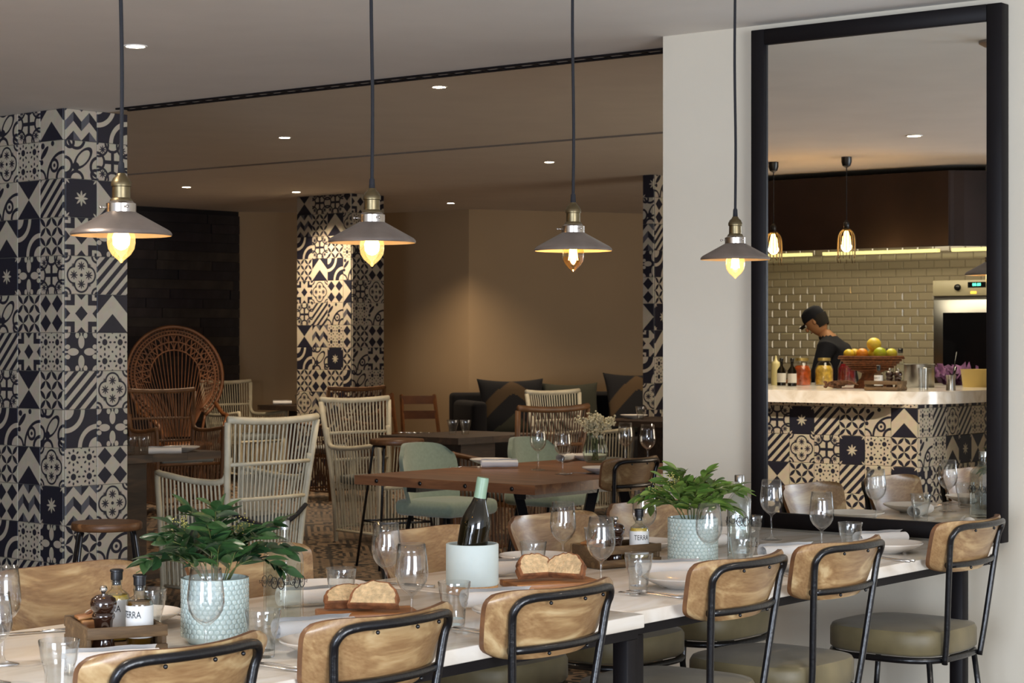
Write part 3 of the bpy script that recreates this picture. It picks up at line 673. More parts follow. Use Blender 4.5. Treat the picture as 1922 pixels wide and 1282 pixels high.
# ------------------------------------------------------------------ stools
def stool(label, x, y, h, r, group=None, rz=0.3):
    t = thing('bar_stool', label, 'stool', (x, y, 0), rz, group)
    obj('seat', smoothby(MB().lathe([(0, h-0.035), (r*0.96, h-0.035), (r, h-0.028), (r, h-0.008), (r*0.97, h), (0, h)], 32).mesh('seat', MAT['stoolwood']), 50), t)
    for k in range(2):
        a = PI/2*k; 
        for s in (-1, 1):
            c_, sn = math.cos(a), math.sin(a)
            def R2(x, y): return (x*c_-y*sn, x*sn+y*c_)
        # hairpin frames: two legs joined by a bar under the seat
    for s in (-1, 1):
        for q in (-1, 1):
            x0, y0 = s*r*0.72, q*r*0.45; x1, y1 = s*r*1.18, q*r*1.0
            obj('leg', MB().tube([(x0, y0, h-0.042), (x0*1.05, y0*1.05, h-0.06), (x1, y1, 0.0)], 0.0085, 7).mesh('leg', MAT['black'], True), t)
        obj('top_bar', MB().tube([(s*r*0.72, -r*0.45, h-0.043), (s*r*0.72, r*0.45, h-0.043)], 0.0085, 6).mesh('top_bar', MAT['black'], True), t)
    k = 0.62; fx, fy = r*(0.72+0.46*k), r*(0.45+0.55*k); z = (h-0.05)*(1-k)
    obj('footrest', MB().tube([(-fx, -fy, z), (fx, -fy, z), (fx, fy, z), (-fx, fy, z)], 0.0075, 6, True).mesh('footrest', MAT['black'], True), t)
stool('low round wooden stool on thin black legs beside the near tiled column', -1.82, 9.0, 0.60, 0.158)
stool('tall round wooden bar stool on thin black legs left of the reclaimed wood table', -0.72, 12.55, 0.80, 0.17, rz=0.5)
# ------------------------------------------------------------------ mint shell chairs
def shell(label, x, y, rz):
    t = thing('shell_chair', label, 'chair', (x, y, 0), rz, 'mint green upholstered chairs')
    V = []; F = []; nx, nz = 18, 14; th = 0.03
    for side in (0, 1):
        for j in range(nz+1):
            q = j/nz
            for i in range(nx+1):
                s = -1+2*i/nx; hw = 0.235*(1-0.13*max(0, (q-0.55)/0.45)**3)*(0.9+0.1*min(1, q*3))
                z = 0.50+0.33*q; zz = z-0.055*abs(s)**5*q**5
                V.append((s*hw, -0.20-0.06*q+0.09*s*s+(th if side else 0), zz))
    M = (nx+1)*(nz+1)
    for j in range(nz):
        for i in range(nx):
            a = j*(nx+1)+i; F.append((a, a+1, a+nx+2, a+nx+1)); F.append((M+a, M+a+nx+1, M+a+nx+2, M+a+1))
    ring = [i for i in range(nx+1)]+[(j+1)*(nx+1)-1 for j in range(1, nz+1)]+[nz*(nx+1)+i for i in range(nx-1, -1, -1)]+[j*(nx+1) for j in range(nz-1, 0, -1)]
    for k in range(len(ring)): a, b = ring[k], ring[(k+1) % len(ring)]; F.append((b, a, M+a, M+b))
    obj('backrest', smoothby(me('backrest', V, F, True, [MAT['mint']]), 60), t)
    obj('seat', bevelled(MB().box((0, 0.0, 0.475), (0.44, 0.42, 0.09)).mesh('seat', MAT['mint']), 0.035, 3), t)
    for sx in (-1, 1):
        for sy in (-1, 1): obj('leg', MB().tube([(sx*0.15, sy*0.14, 0.435), (sx*0.21, sy*0.20, 0)], 0.012, 7).mesh('leg', MAT['black'], True), t)
    return t
shell('mint green chair at the far left corner of the reclaimed wood table', -0.37, 11.35, TH+PI)
shell('mint green chair partly hidden behind two wine glasses on the reclaimed wood table', 0.24, 12.05, TH+PI)
# ------------------------------------------------------------------ other tables
def wood_table(name, label, corner, lu, lv, z, th, mat, leg, bolts=False):
    # corner = the corner nearest the camera; lu runs along D2 and lv along D1
    t = thing(name, label, 'table', (corner[0], corner[1], 0), TH)
    npl = 5
    for k in range(npl):
        w_ = lu/npl; obj('tabletop_plank', MB().box((w_*(k+0.5), lv/2, z-th/2), (w_-0.0012, lv, th)).mesh('tabletop_plank', mat), t)
    if bolts:
        for k in range(4): 
            m_ = MB().lathe([(0, 0), (0.011, 0), (0.009, 0.004), (0, 0.006)], 12).mesh('bolt', MAT['black'], True)
            obj('bolt', m_, t, (-0.0005, lv*(0.12+0.25*k), z-th/2), (0, -PI/2, 0))
    if leg == 'trestle':
        for yy in (0.22, lv-0.22):
            for s in (-1, 1): obj('trestle_leg', MB().tube([(lu/2+s*0.12, yy, z-th-0.02), (lu/2+s*0.38, yy, 0.0)], 0.035, 4).mesh('trestle_leg', MAT['black']), t)
            obj('trestle_bar', MB().box((lu/2, yy, z-th-0.02), (lu*0.8, 0.06, 0.04)).mesh('trestle_bar', MAT['black']), t)
    else:
        obj('pedestal', MB().box((lu/2, lv/2, (z-th+0.03)/2), (lu*leg, lv*leg, z-th-0.03)).mesh('pedestal', MAT['darkwood']), t)
        obj('plinth', MB().box((lu/2, lv/2, 0.015), (lu*(leg+0.2), lv*(leg+0.2), 0.03)).mesh('plinth', MAT['darkwood']), t)
    return t
wood_table('reclaimed_wood_table', 'reclaimed brown wood table with bolt heads in its edge, behind the marble tables', (0.105, 9.19), 1.75, 1.13, 0.75, 0.045, MAT['tablewood'], 'trestle', True)
wood_table('dark_table', 'dark wooden pedestal table by the near tiled column, left of the white armchair', (-2.60, 11.05), 1.35, 0.9, 0.75, 0.045, MAT['darkwood'], 0.45)
wood_table('dark_table', 'dark wooden table furthest away, before the middle tiled column', (-1.98, 20.0), 0.7, 0.80, 0.76, 0.05, MAT['darkwood'], 0.4)
wood_table('brown_table', 'brown wooden pedestal table with two tumblers between the bar stool and the sofa', (-0.367, 13.66), 0.95, 0.72, 0.75, 0.045, MAT['darkwood'], 0.4)
wood_table('brown_table', 'brown wooden table at the far right, partly behind the white wall corner', (1.35, 15.3), 0.9, 0.95, 0.79, 0.045, MAT['darkwood'], 0.4)
# ------------------------------------------------------------------ sofa and cushions
t = thing('sofa', 'long black upholstered sofa against the beige back wall', 'sofa', (-0.50, 19.95, 0), 0.30)
obj('seat', bevelled(MB().box((1.75, 0, 0.25), (3.5, 0.75, 0.38)).mesh('seat', MAT['sofa']), 0.03, 2), t)
obj('backrest', bevelled(MB().box((1.75, 0.42, 0.47), (3.5, 0.18, 0.84)).mesh('backrest', MAT['sofa']), 0.04, 3), t)
obj('armrest', bevelled(MB().box((0.09, 0.05, 0.42), (0.16, 0.80, 0.80)).mesh('armrest', MAT['sofa']), 0.05, 3), t)
for k in range(2): obj('foot', MB().box((0.2+3.0*k, 0, 0.03), (0.06, 0.5, 0.06)).mesh('foot', MAT['black']), t)
def cushion(label, x, y, z, w, h, rz, pattern, tilt=-0.25, roll=0.0, group=None):
    n = 44; V = []; F = []; I = []
    for side in (1, -1):
        for j in range(n+1):
            for i in range(n+1):
                s, q = -1+2*i/n, -1+2*j/n; pin = 1-0.10*(1-abs(s)**2)*abs(q)**3 ; pin2 = 1-0.10*(1-abs(q)**2)*abs(s)**3
                V.append((s*w/2*pin2, -side*0.085*((1-s**4)*(1-q**4))**0.6, q*h/2*pin))
    M = (n+1)**2
    for side in (0, 1):
        for j in range(n):
            for i in range(n):
                a = side*M+j*(n+1)+i; F.append((a, a+1, a+n+2, a+n+1) if side == 0 else (a, a+n+1, a+n+2, a+1)); s, q = -1+2*(i+.5)/n, -1+2*(j+.5)/n
                if pattern:
                    t_ = q+abs(s)*0.95+(0.0); I.append(0 if t_ > 0.98 else 1 if t_ > 0.45 else 0 if t_ > -0.25 else 2)
                else: I.append(0)
    m = me('cushion', V, F, True, [MAT['cush_black'], MAT['cush_brown'], MAT['cush_olive']] if pattern else [MAT['green_cush']], I)
    bm = bmesh.new(); bm.from_mesh(m); bmesh.ops.remove_doubles(bm, verts=bm.verts, dist=0.0005); bm.to_mesh(m); bm.free()
    o = obj('cushion', m, None, (x, y, z), (tilt, roll, rz)); tag(o, label, 'cushion', group); return o
cushion('large cushion with a black, brown and olive chevron pattern, left one on the sofa', 0.0, 20.18, 0.745, 0.70, 0.60, 0.28, True)
cushion('plain dark green cushion in the middle of the sofa', 0.60, 20.38, 0.72, 0.62, 0.56, 0.30, False)
cushion('chevron patterned cushion at the right end of the sofa beside the right tiled column', 1.29, 20.60, 0.77, 0.70, 0.66, 0.28, True)
# ------------------------------------------------------------------ slatted wooden chairs at the back
def slat_chair(label, x, y, rz):
    t = thing('slatted_chair', label, 'chair', (x, y, 0), rz, 'orange-brown slatted wooden chairs at the back'); wd = MAT['honey_rattan']
    for s in (-1, 1):
        obj('side_frame', MB().tube([(s*0.17, -0.2, 0.86), (s*0.20, 0.28, 0)], 0.02, 4).mesh('side_frame', wd), t)
        obj('back_leg', MB().tube([(s*0.18, 0.12, 0.44), (s*0.20, -0.26, 0)], 0.02, 4).mesh('back_leg', wd), t)
    for z in (0.81, 0.66): obj('slat', MB().box((0, -0.2+(0.86-z)*0.5, z), (0.36, 0.02, 0.085)).mesh('slat', wd), t)
    obj('seat', MB().box((0, 0.06, 0.44), (0.38, 0.34, 0.03)).mesh('seat', wd), t)
slat_chair('orange-brown slatted wooden chair by the beige wall, behind the white armchair', -0.93, 20.42, TH+PI-0.7)
slat_chair('second slatted wooden chair half hidden beside the middle tiled column', -1.40, 20.98, TH+PI-0.7)
# ------------------------------------------------------------------ pendant lamps
lit_glass = thin_glass('lit_bulb_glass', (1.0, 0.92, 0.72), gain=2.0)
_o = [n for n in lit_glass.node_tree.nodes if n.type == 'OUTPUT_MATERIAL'][0]; _src = _o.inputs[0].links[0].from_socket
_e = lit_glass.node_tree.nodes.new('ShaderNodeEmission'); _e.inputs[0].default_value = lin((255, 208, 124)); _e.inputs[1].default_value = 0.42
_a = lit_glass.node_tree.nodes.new('ShaderNodeAddShader'); lit_glass.node_tree.links.new(_src, _a.inputs[0]); lit_glass.node_tree.links.new(_e.outputs[0], _a.inputs[1]); lit_glass.node_tree.links.new(_a.outputs[0], _o.inputs[0])
def pendant(u, v, zr, label, power, core=1.0, zc=2.54):
    t = thing('pendant_lamp', label, 'lamp', UV(u, v, zr), TH, 'pendant lamps in a row over the marble tables')
    sh = MB(); n = 48
    sh.lathe([(0.105, -0.003), (0.1065, 0.0), (0.105, 0.004), (0.100, 0.009), (0.033, 0.046), (0.029, 0.049)], n, mi=0)
    sh.lathe([(0.029, 0.047), (0.032, 0.044), (0.099, 0.006), (0.104, -0.002), (0.105, -0.003)], n, mi=1)
    obj('lamp_shade', smoothby(sh.mesh('lamp_shade', [MAT['shade_out'], MAT['shade_in']]), 30), t)
    cl = MB().lathe([(0.028, 0.046), (0.0315, 0.047), (0.0315, 0.065), (0.027, 0.067), (0.024, 0.070)], 32)
    obj('collar', smoothby(cl.mesh('collar', MAT['collar'])), t)
    sc = MB().lathe([(0.024, 0.068), (0.0235, 0.073), (0.0195, 0.077), (0.0190, 0.100), (0.0215, 0.1015), (0.0215, 0.110), (0.0195, 0.1125), (0.0175, 0.118), (0.0115, 0.123), (0.0085, 0.129), (0, 0.129)], 28)
    obj('socket', smoothby(sc.mesh('socket', MAT['socket'])), t)
    for a in (0.2, 2.3, 4.3):
        s_ = MB().tube([(0.030*math.cos(a), 0.030*math.sin(a), 0.057), (0.0415*math.cos(a), 0.0415*math.sin(a), 0.057)], 0.0016, 6); s_.sphere((0.043*math.cos(a), 0.043*math.sin(a), 0.057), 0.0034, 8, 5)
        obj('thumb_screw', s_.mesh('thumb_screw', MAT['collar'], True), t)
    cd = MB().tube(smoothpath([(0, 0, 0.128), (0, 0, 0.15), (0.002, 0.0, 0.35), (-0.002, 0.001, 0.6), (0, 0, zc-zr-0.02)], 5), 0.0042, 8)
    cd.lathe([(0, 0.128), (0.0075, 0.128), (0.0065, 0.150), (0.0042, 0.154)], 12)
    obj('cord', cd.mesh('cord', MAT['cord'], True), t)
    obj('canopy', smoothby(MB().lathe([(0.055, 0), (0.055, -0.010), (0.035, -0.022), (0.008, -0.028), (0.007, -0.05), (0, -0.05)], 28, (0, 0, zc-zr)).mesh('canopy', MAT['shade_out'])), t)
    bl = MB().lathe([(0.016, 0.046), (0.018, 0.030), (0.024, 0.014), (0.0295, -0.004), (0.030, -0.018), (0.0275, -0.031), (0.020, -0.043), (0.011, -0.051), (0.005, -0.056), (0.0025, -0.060), (0, -0.0605)], 28)
    b_ = obj('bulb', bl.mesh('bulb', MAT['bulbglass'], True), t)
    fl = MB()
    for k in range(8):
        a0, a1 = 2*PI*k/8, 2*PI*(k+0.5)/8
        fl.tube([(0.009*math.cos(a0), 0.009*math.sin(a0), 0.010), (0.0135*math.cos(a1), 0.0135*math.sin(a1), -0.028)], 0.0007, 4, cap=False)
    obj('filament', fl.mesh('filament', MAT['filament'], True), t)
    g = MB().lathe([(0, 0.016), (0.008*core, 0.010), (0.0125*core, -0.006), (0.0115*core, -0.022), (0.006*core, -0.031), (0, -0.034)], 16)
    obj('glowing_core', g.mesh('glowing_core', MAT['glow'], True), t)
    p = UV(u, v, zr-0.012); point(p, power, r=0.012)
    if core > 0.9: b_.data.materials[0] = lit_glass
    return t
pendant(2.79, 3.28, 1.636, 'leftmost of the four pendant lamps, hanging before the near tiled column', 3.2, 1.5)
pendant(3.57, 3.28, 1.651, 'second pendant lamp from the left, hanging before the middle tiled column', 3.2, 1.5)
pendant(4.38, 3.28, 1.660, 'third pendant lamp from the left, dimmer, hanging before the plain brown wall', 1.4, 0.45)
pendant(5.205, 3.28, 1.662, 'rightmost pendant lamp, hanging beside the mirror frame', 2.8, 1.0)
# ------------------------------------------------------------------ glassware
TZ = 0.7502
gl = MB().lathe([(0.0, 0.0), (0.033, 0.0), (0.034, 0.0015), (0.020, 0.004), (0.006, 0.009), (0.0035, 0.02), (0.0033, 0.072), (0.005, 0.082), (0.014, 0.089), (0.0265, 0.100), (0.0345, 0.114), (0.0378, 0.130), (0.0372, 0.148), (0.0345, 0.172), (0.0312, 0.200), (0.0302, 0.2005), (0.0334, 0.172), (0.0360, 0.148), (0.0365, 0.130), (0.0332, 0.115), (0.0252, 0.102), (0.012, 0.092), (0, 0.0875)], 36)
GLM = gl.mesh('wine_glass', MAT['glass'], True)
def facets(n=72):
    V = []; F = []; prof = [(0.024, 0.0, 1), (0.026, 0.003, 1), (0.0275, 0.05, 1), (0.0315, 0.056, 0.2), (0.0335, 0.062, 0), (0.0385, 0.0985, 0), (0.0378, 0.100, 0), (0.0368, 0.0985, 0), (0.0315, 0.058, 0), (0.026, 0.035, 0), (0.0235, 0.014, 0)]
    for r, z, k in prof:
        for i in range(n):
            a = 2*PI*i/n; m_ = (i % 8)/8; V.append(((r-0.0022*k*abs(math.cos(PI*m_)))*math.cos(a), (r-0.0022*k*abs(math.cos(PI*m_)))*math.sin(a), z))
    for a in range(len(prof)-1):
        for i in range(n): F.append((a*n+i, a*n+(i+1) % n, (a+1)*n+(i+1) % n, (a+1)*n+i))
    F.append(tuple(range(n))[::-1]); F.append(tuple((len(prof)-1)*n+i for i in range(n)))
    return me('tumbler', V, F, True, [MAT['tglass']])
TUM = smoothby(facets(), 50)
def single(name, mesh, label, cat, loc, rz=0, group=None, scale=1):
    o = obj(name, mesh, None, loc, (0, 0, rz)); o.scale = (scale,)*3; tag(o, label, cat, group); return o
G = 'stemmed wine glasses'
for u, v, l, s in [(3.765, 3.41, 'wine glass left of the wine cooler, taller-looking one further back', 1), (3.42, 3.02, 'wine glass in front of the foreground bread board', 1),
                (2.79, 3.02, 'wine glass standing in front of the left potted plant', 1), (4.58, 3.466, 'wine glass behind the right-hand bread board', 1),
                (4.256, 3.096, 'wine glass between the right-hand bread board and the tumbler', 1), (5.75, 3.482, 'wine glass before the lower left corner of the mirror frame', 1),
                (5.38, 3.08, 'wine glass before the mirror, next to the tumbler on the right', 1), (4.78, 3.10, 'wine glass in front of the right-hand potted plant', 1),
                (5.08, 3.53, 'wine glass behind the right-hand plant, seen in the mirror', 1), (2.55, 3.365, 'wine glass cut by the left edge of the picture, the further one', 1), (2.40, 3.19, 'wine glass cut by the left edge of the picture, the nearer and lower one', 0.88)]:
    single('wine_glass', GLM, l, 'glass', UV(u, v, TZ), 0, G, s)
G = 'faceted water tumblers'
for u, v, l in [(2.41, 3.01, 'faceted tumbler at the bottom left in front of the condiment crate'), (3.04, 3.475, 'faceted tumbler behind the oil bottles of the left crate'),
                (2.95, 3.02, 'faceted tumbler right of the left potted plant'), (3.61, 3.42, 'faceted tumbler behind the foreground bread'),
                (3.57, 3.02, 'faceted tumbler in front of the wine cooler'), (4.42, 3.45, 'faceted tumbler behind the right-hand bread'),
                (4.355, 3.045, 'faceted tumbler in front of the right-hand condiment crate'), (4.89, 3.056, 'faceted tumbler in front of the right-hand water bottle'),
                (5.504, 3.05, 'faceted tumbler before the mirror at the right'), (4.87, 3.56, 'faceted tumbler behind the right-hand plant, seen in the mirror'), (5.52, 3.42, 'faceted tumbler behind the right-hand water bottle')]:
    single('tumbler', TUM, l, 'glass', UV(u, v, TZ), 0.2, G)
# ------------------------------------------------------------------ water bottles
def superring(hx, hy, z, n=32, p=5):
    return [(math.copysign(abs(math.cos(a))**(2/p), math.cos(a))*hx, math.copysign(abs(math.sin(a))**(2/p), math.sin(a))*hy, z) for a in (2*PI*i/n for i in range(n))]
def loft(name, secs, mat, n=32, ends=True):
    V = []; F = []
    for hx, hy, z, p in secs: V += superring(hx, hy, z, n, p)
    for a in range(len(secs)-1):
        for i in range(n): F.append((a*n+i, a*n+(i+1) % n, (a+1)*n+(i+1) % n, (a+1)*n+i))
    if ends: F.append(tuple(range(n))[::-1]); F.append(tuple((len(secs)-1)*n+i for i in range(n)))
    return smoothby(me(name, V, F, True, [mat]), 45)
def water_bottle(label, loc, rz):
    t = thing('water_bottle', label, 'bottle', loc, rz, 'square water bottles on the marble tables')
    s = [(0.034, 0.034, 0.0, 7), (0.036, 0.036, 0.003, 7), (0.036, 0.036, 0.165, 7), (0.034, 0.034, 0.176, 5), (0.024, 0.024, 0.190, 3), (0.0145, 0.0145, 0.200, 2), (0.0125, 0.0125, 0.212, 2), (0.0125, 0.0125, 0.236, 2)]
    obj('bottle_glass', loft('bottle_glass', s, MAT['waterglass']), t)
    s2 = [(0.0315, 0.0315, 0.010, 7), (0.0315, 0.0315, 0.162, 7), (0.029, 0.029, 0.172, 5), (0.018, 0.018, 0.188, 3), (0.010, 0.010, 0.2, 2)]
    obj('inner_wall', loft('inner_wall', s2, MAT['waterglass']), t)
    obj('cap', smoothby(MB().lathe([(0.0125, 0.228), (0.0145, 0.228), (0.0145, 0.247), (0.013, 0.249), (0, 0.249)], 24).mesh('cap', MAT['brushed'])), t)
    for k in range(4):
        lt = obj('lettering', text_mesh('STILL WATER', 0.0105, MAT['ink']), t); a = k*PI/2
        lt.rotation_euler = (0, 0, a); lt.location = (0.0366*math.sin(a)-0.010*math.cos(a), -0.0366*math.cos(a)-0.010*math.sin(a), 0.108)
        lg = MB()
        for cx in (-0.010, 0.010):
            P = [(cx+0.009*math.cos(q), -0.0005, 0.108+0.013*math.sin(q)) for q in (2*PI*i/20 for i in range(20))]
            lg.tube(P, 0.0010, 5, True)
        lo = obj('logo', lg.mesh('logo', MAT['ink']), t); a2 = a+0.0
        lo.rotation_euler = (0, 0, a2); lo.location = (0.0362*math.sin(a2)+0.013*math.cos(a2), -0.0362*math.cos(a2)+0.013*math.sin(a2), 0)
    return t
water_bottle('square clear water bottle with a silver cap right of the left potted plant', UV(3.275, 3.285, TZ), TH+0.1)
water_bottle('square clear water bottle with a silver cap right of the right-hand potted plant', UV(5.26, 3.30, TZ), TH+0.5)
# ------------------------------------------------------------------ potted plants
def leaf_mesh(L_, W_, mat):
    V = []; F = []; n = 6
    for i in range(n+1):
        t_ = i/n; w_ = W_*math.sin(PI*min(1, t_*0.96+0.02))**0.8*(1-0.25*t_); z = -0.12*L_*t_*t_
        V += [(-w_/2, t_*L_, z+w_*0.18), (0, t_*L_, z), (w_/2, t_*L_, z+w_*0.18)]
    for i in range(n):
        a = i*3; F += [(a, a+1, a+4, a+3), (a+1, a+2, a+5, a+4)]
    return me('leaf', V, F, True, [mat])
def plant(label, loc, rz, seed, mat, spread, height, nst, n_leaf, tilt=0.0):
    rd = random.Random(seed); t = thing('potted_plant', label, 'plant', loc, rz)
    R_, H = 0.072, 0.142
    obj('pot', smoothby(MB().lathe([(0, 0), (R_*0.82, 0), (R_*0.86, 0.004), (R_, 0.018), (R_, H-0.004), (R_+0.002, H), (R_-0.004, H+0.001), (R_-0.007, H-0.01), (R_-0.007, H-0.03), (0, H-0.03)], 48).mesh('pot', MAT['pot']), 60), t)
    sc = MB(); rows, per = 12, 34
    for r in range(rows):
        z = 0.020+0.0105*r
        for k in range(per):
            a = 2*PI*(k+0.5*(r % 2))/per; c, s = math.cos(a), math.sin(a); V = []; rr = 0.0066
            for (q, h_) in ((1.0, 0.0), (0.88, 0.0022), (0.45, 0.0016)):
                for i in range(8):
                    b_ = 2*PI*i/8; tx, tz = rr*q*math.cos(b_), rr*q*math.sin(b_); V.append(((R_+h_)*c-tx*s, (R_+h_)*s+tx*c, z+tz*0.92))
            V.append(((R_+0.0030)*c, (R_+0.0030)*s, z)); F = []
            for q in range(2):
                for i in range(8): F.append((q*8+i, q*8+(i+1) % 8, q*8+8+(i+1) % 8, q*8+8+i))
            for i in range(8): F.append((16+i, 16+(i+1) % 8, 24))
            sc.add(V, F)
    obj('raised_scales', sc.mesh('raised_scales', MAT['pot'], True), t, kind='stuff')
    obj('soil', MB().lathe([(0, H-0.024), (R_-0.007, H-0.026)], 24).mesh('soil', MAT['soil']), t)
    LM = [leaf_mesh(0.054, 0.026, mat), leaf_mesh(0.046, 0.022, mat), leaf_mesh(0.060, 0.028, mat)]; cnt = 0
    for i in range(nst):
        a = 2*PI*i*0.382+rd.uniform(-0.25, 0.25); el = math.radians((16, 52, 34, 74, 46, 4)[i % 6]+rd.uniform(-6, 6)); ln = rd.uniform(0.85, 1.1)*(height+spread)*0.56
        ca, sa = math.cos(a), math.sin(a); b0 = Vector((0.018*ca, 0.018*sa, H-0.03)); b1 = Vector((0.045*ca, 0.045*sa, H+0.02))
        if el > 1.0: b1 = Vector((0.02*ca, 0.02*sa, H+0.03))
        m1 = b1+Vector((math.cos(el+0.35)*ca, math.cos(el+0.35)*sa, math.sin(el+0.35)))*ln*0.5
        e1 = m1+Vector((math.cos(el-0.35)*ca, math.cos(el-0.35)*sa, math.sin(el-0.35)))*ln*0.5
        P = smoothpath([b0, b1, m1, e1], 4); obj('stem', MB().tube(P, 0.0014, 4, cap=False).mesh('stem', MAT['stem'], True), t)
        for j in range(5, len(P)):
            for s in (-1, 1) if j < len(P)-1 else (0, 1, -1):
                if cnt > 297: break
                d = (P[j]-P[j-1]).normalized(); side = d.cross(Vector((0, 0, 1)))
                side = side.normalized() if side.length > 0.05 else Vector((-sa, ca, 0))
                dr = (d*(0.75 if s else 1)+side*s*rd.uniform(0.6, 1.0)+Vector((0, 0, rd.uniform(-0.35, 0.25)))).normalized()
                q = dr.to_track_quat('Y', 'Z'); o = obj('leaf', rd.choice(LM), t, P[j]+d*rd.uniform(-0.006, 0.006), q.to_euler()); o.rotation_euler.rotate_axis('Y', rd.uniform(-0.9, 0.9)); cnt += 1
        if i % 5 == 1:
            bb = MB()
            for _ in range(50):
                c = P[-3]+Vector((rd.gauss(0, 0.012), rd.gauss(0, 0.012), rd.gauss(0.018, 0.012))); bb.sphere(c, 0.0017, 5, 3)
            obj('flower_buds', bb.mesh('flower_buds', MAT['berry']), t, kind='stuff')
    return t
plant('dark green leafy plant in a pale blue scaled pot, at the left of the table', UV(3.033, 3.254, TZ), 0.4, 3, MAT['leafdark'], 0.122, 0.105, 18, 12)
plant('fresh green leafy plant in a pale green scaled pot, beside the right-hand condiment crate', UV(4.945, 3.263, TZ), 1.2, 11, MAT['leaflight'], 0.095, 0.108, 18, 12)
# ------------------------------------------------------------------ condiment crates
def crate(label, c, rz, L_, W_):
    t = thing('condiment_crate', label, 'crate', c, rz, 'wooden condiment crates'); m = MAT['crate']
    obj('base_board', bevelled(MB().box((0, 0, 0.005), (L_-0.02, W_-0.012, 0.010)).mesh('base_board', m), 0.001, 1), t)
    for s in (-1, 1):
        obj('end_board', bevelled(MB().box((s*(L_/2-0.006), 0, 0.032), (0.010, W_-0.014, 0.062)).mesh('end_board', m), 0.0015, 1), t)
        for z, h in ((0.014, 0.022), (0.053, 0.024)):
            obj('side_slat', bevelled(MB().box((0, s*(W_/2-0.004), z), (L_, 0.008, h)).mesh('side_slat', m), 0.0015, 1), t)
    return t
def at(c, rz, x, y, z): return (c[0]+x*math.cos(rz)-y*math.sin(rz), c[1]+x*math.sin(rz)+y*math.cos(rz), z)
def pepper_mill(label, loc):
    t = thing('pepper_mill', label, 'pepper mill', loc, 0, 'dark wooden pepper mills')
    obj('body', smoothby(MB().lathe([(0, 0), (0.024, 0), (0.025, 0.006), (0.021, 0.022), (0.018, 0.045), (0.020, 0.062), (0.024, 0.068), (0.024, 0.074), (0.021, 0.078), (0, 0.078)], 32).mesh('body', MAT['mill']), 50), t)
    obj('head', smoothby(MB().lathe([(0, 0.0785), (0.021, 0.0785), (0.0265, 0.088), (0.028, 0.098), (0.025, 0.108), (0.016, 0.114), (0.008, 0.116), (0, 0.116)], 32).mesh('head', MAT['mill']), 60), t)
    obj('knob', smoothby(MB().lathe([(0, 0.116), (0.004, 0.116), (0.0045, 0.121), (0.008, 0.124), (0.0085, 0.129), (0.006, 0.134), (0, 0.1355)], 20).mesh('knob', MAT['steel']), 60), t, label='chrome knob')
def oil_bottle(label, loc, liq, face):
    t = thing('oil_bottle', label, 'bottle', loc, face, 'small labelled oil and vinegar bottles')
    p = [(0, 0.001), (0.027, 0.001), (0.0285, 0.006), (0.0285, 0.092), (0.026, 0.100), (0.017, 0.107), (0.0115, 0.111), (0.0105, 0.126), (0.0125, 0.127), (0.0125, 0.131), (0.0, 0.131)]
    obj('bottle_glass', smoothby(MB().lathe(p, 32).mesh('bottle_glass', MAT['waterglass']), 60), t)
    obj('liquid', smoothby(MB().lathe([(0, 0.003), (0.0265, 0.003), (0.0270, 0.008), (0.0270, 0.090), (0.0240, 0.099), (0, 0.100)], 28).mesh('liquid', liq), 60), t)
    obj('paper_label', smoothby(MB().lathe([(0.0288, 0.022), (0.0291, 0.022), (0.0291, 0.090), (0.0288, 0.090)], 36).mesh('paper_label', MAT['label']), 60), t)
    lt = obj('lettering', text_mesh('TERRA', 0.0155, MAT['ink'], 0.0292), t); lt.location = (0, 0, 0.071); lt.scale = (1, 1, 1.35)
    obj('stopper', smoothby(MB().lathe([(0, 0.120), (0.009, 0.120), (0.009, 0.131), (0.0125, 0.1315), (0.013, 0.134), (0.013, 0.148), (0.0145, 0.149), (0.0145, 0.153), (0.0125, 0.1545), (0, 0.155)], 24).mesh('stopper', MAT['stopper'])), t)
def salt_dish(label, loc, rz):
    t = thing('salt_dish', label, 'dish', loc, rz, 'small wooden salt dishes')
    obj('bowl', bevelled(MB().box((0, 0, 0.028), (0.050, 0.050, 0.056)).mesh('bowl', MAT['board']), 0.004, 2), t)
    obj('lid', bevelled(MB().box((0.002, 0, 0.062), (0.052, 0.046, 0.006)).mesh('lid', MAT['board']), 0.001, 1), t).rotation_euler = (0, -0.12, 0)
    obj('spoon', MB().tube([(-0.01, 0, 0.064), (0.012, 0.004, 0.078), (0.03, 0.008, 0.088)], [0.004, 0.003, 0.004], 6).mesh('spoon', MAT['crust'], True), t)
c1 = Vector((-0.849, 4.285, TZ)); A1_ = 0.42; crate('weathered wooden condiment crate at the left with mill and two oil bottles', c1, A1_, 0.17, 0.235)
c2 = UV(4.81, 3.445, TZ); crate('wooden condiment crate beside the right-hand potted plant', c2, 0.60, 0.225, 0.15)
zc = TZ+0.0102
pepper_mill('dark pepper mill in the left-hand crate', at(c1, A1_, -0.036, -0.050, zc))
oil_bottle('vinegar bottle with brown liquid and white label at the right of the left-hand crate', at(c1, A1_, 0.042, -0.046, zc), MAT['oil2'], -0.5)
oil_bottle('oil bottle with yellow oil in the left-hand crate, behind the pepper mill', at(c1, A1_, 0.020, 0.072, zc), MAT['oil'], -0.3)
salt_dish('square wooden salt box at the left end of the left-hand crate', at(c1, A1_, -0.044, 0.035, zc), A1_)
pepper_mill('dark pepper mill in the right-hand crate', at(c2, 0.55, -0.005, -0.005, zc))
oil_bottle('oil bottle with yellow oil in the right-hand crate', at(c2, 0.55, 0.070, -0.02, zc), MAT['oil'], 0.2)
salt_dish('square wooden salt box in the right-hand crate', at(c2, 0.55, -0.075, 0.01, zc), TH)
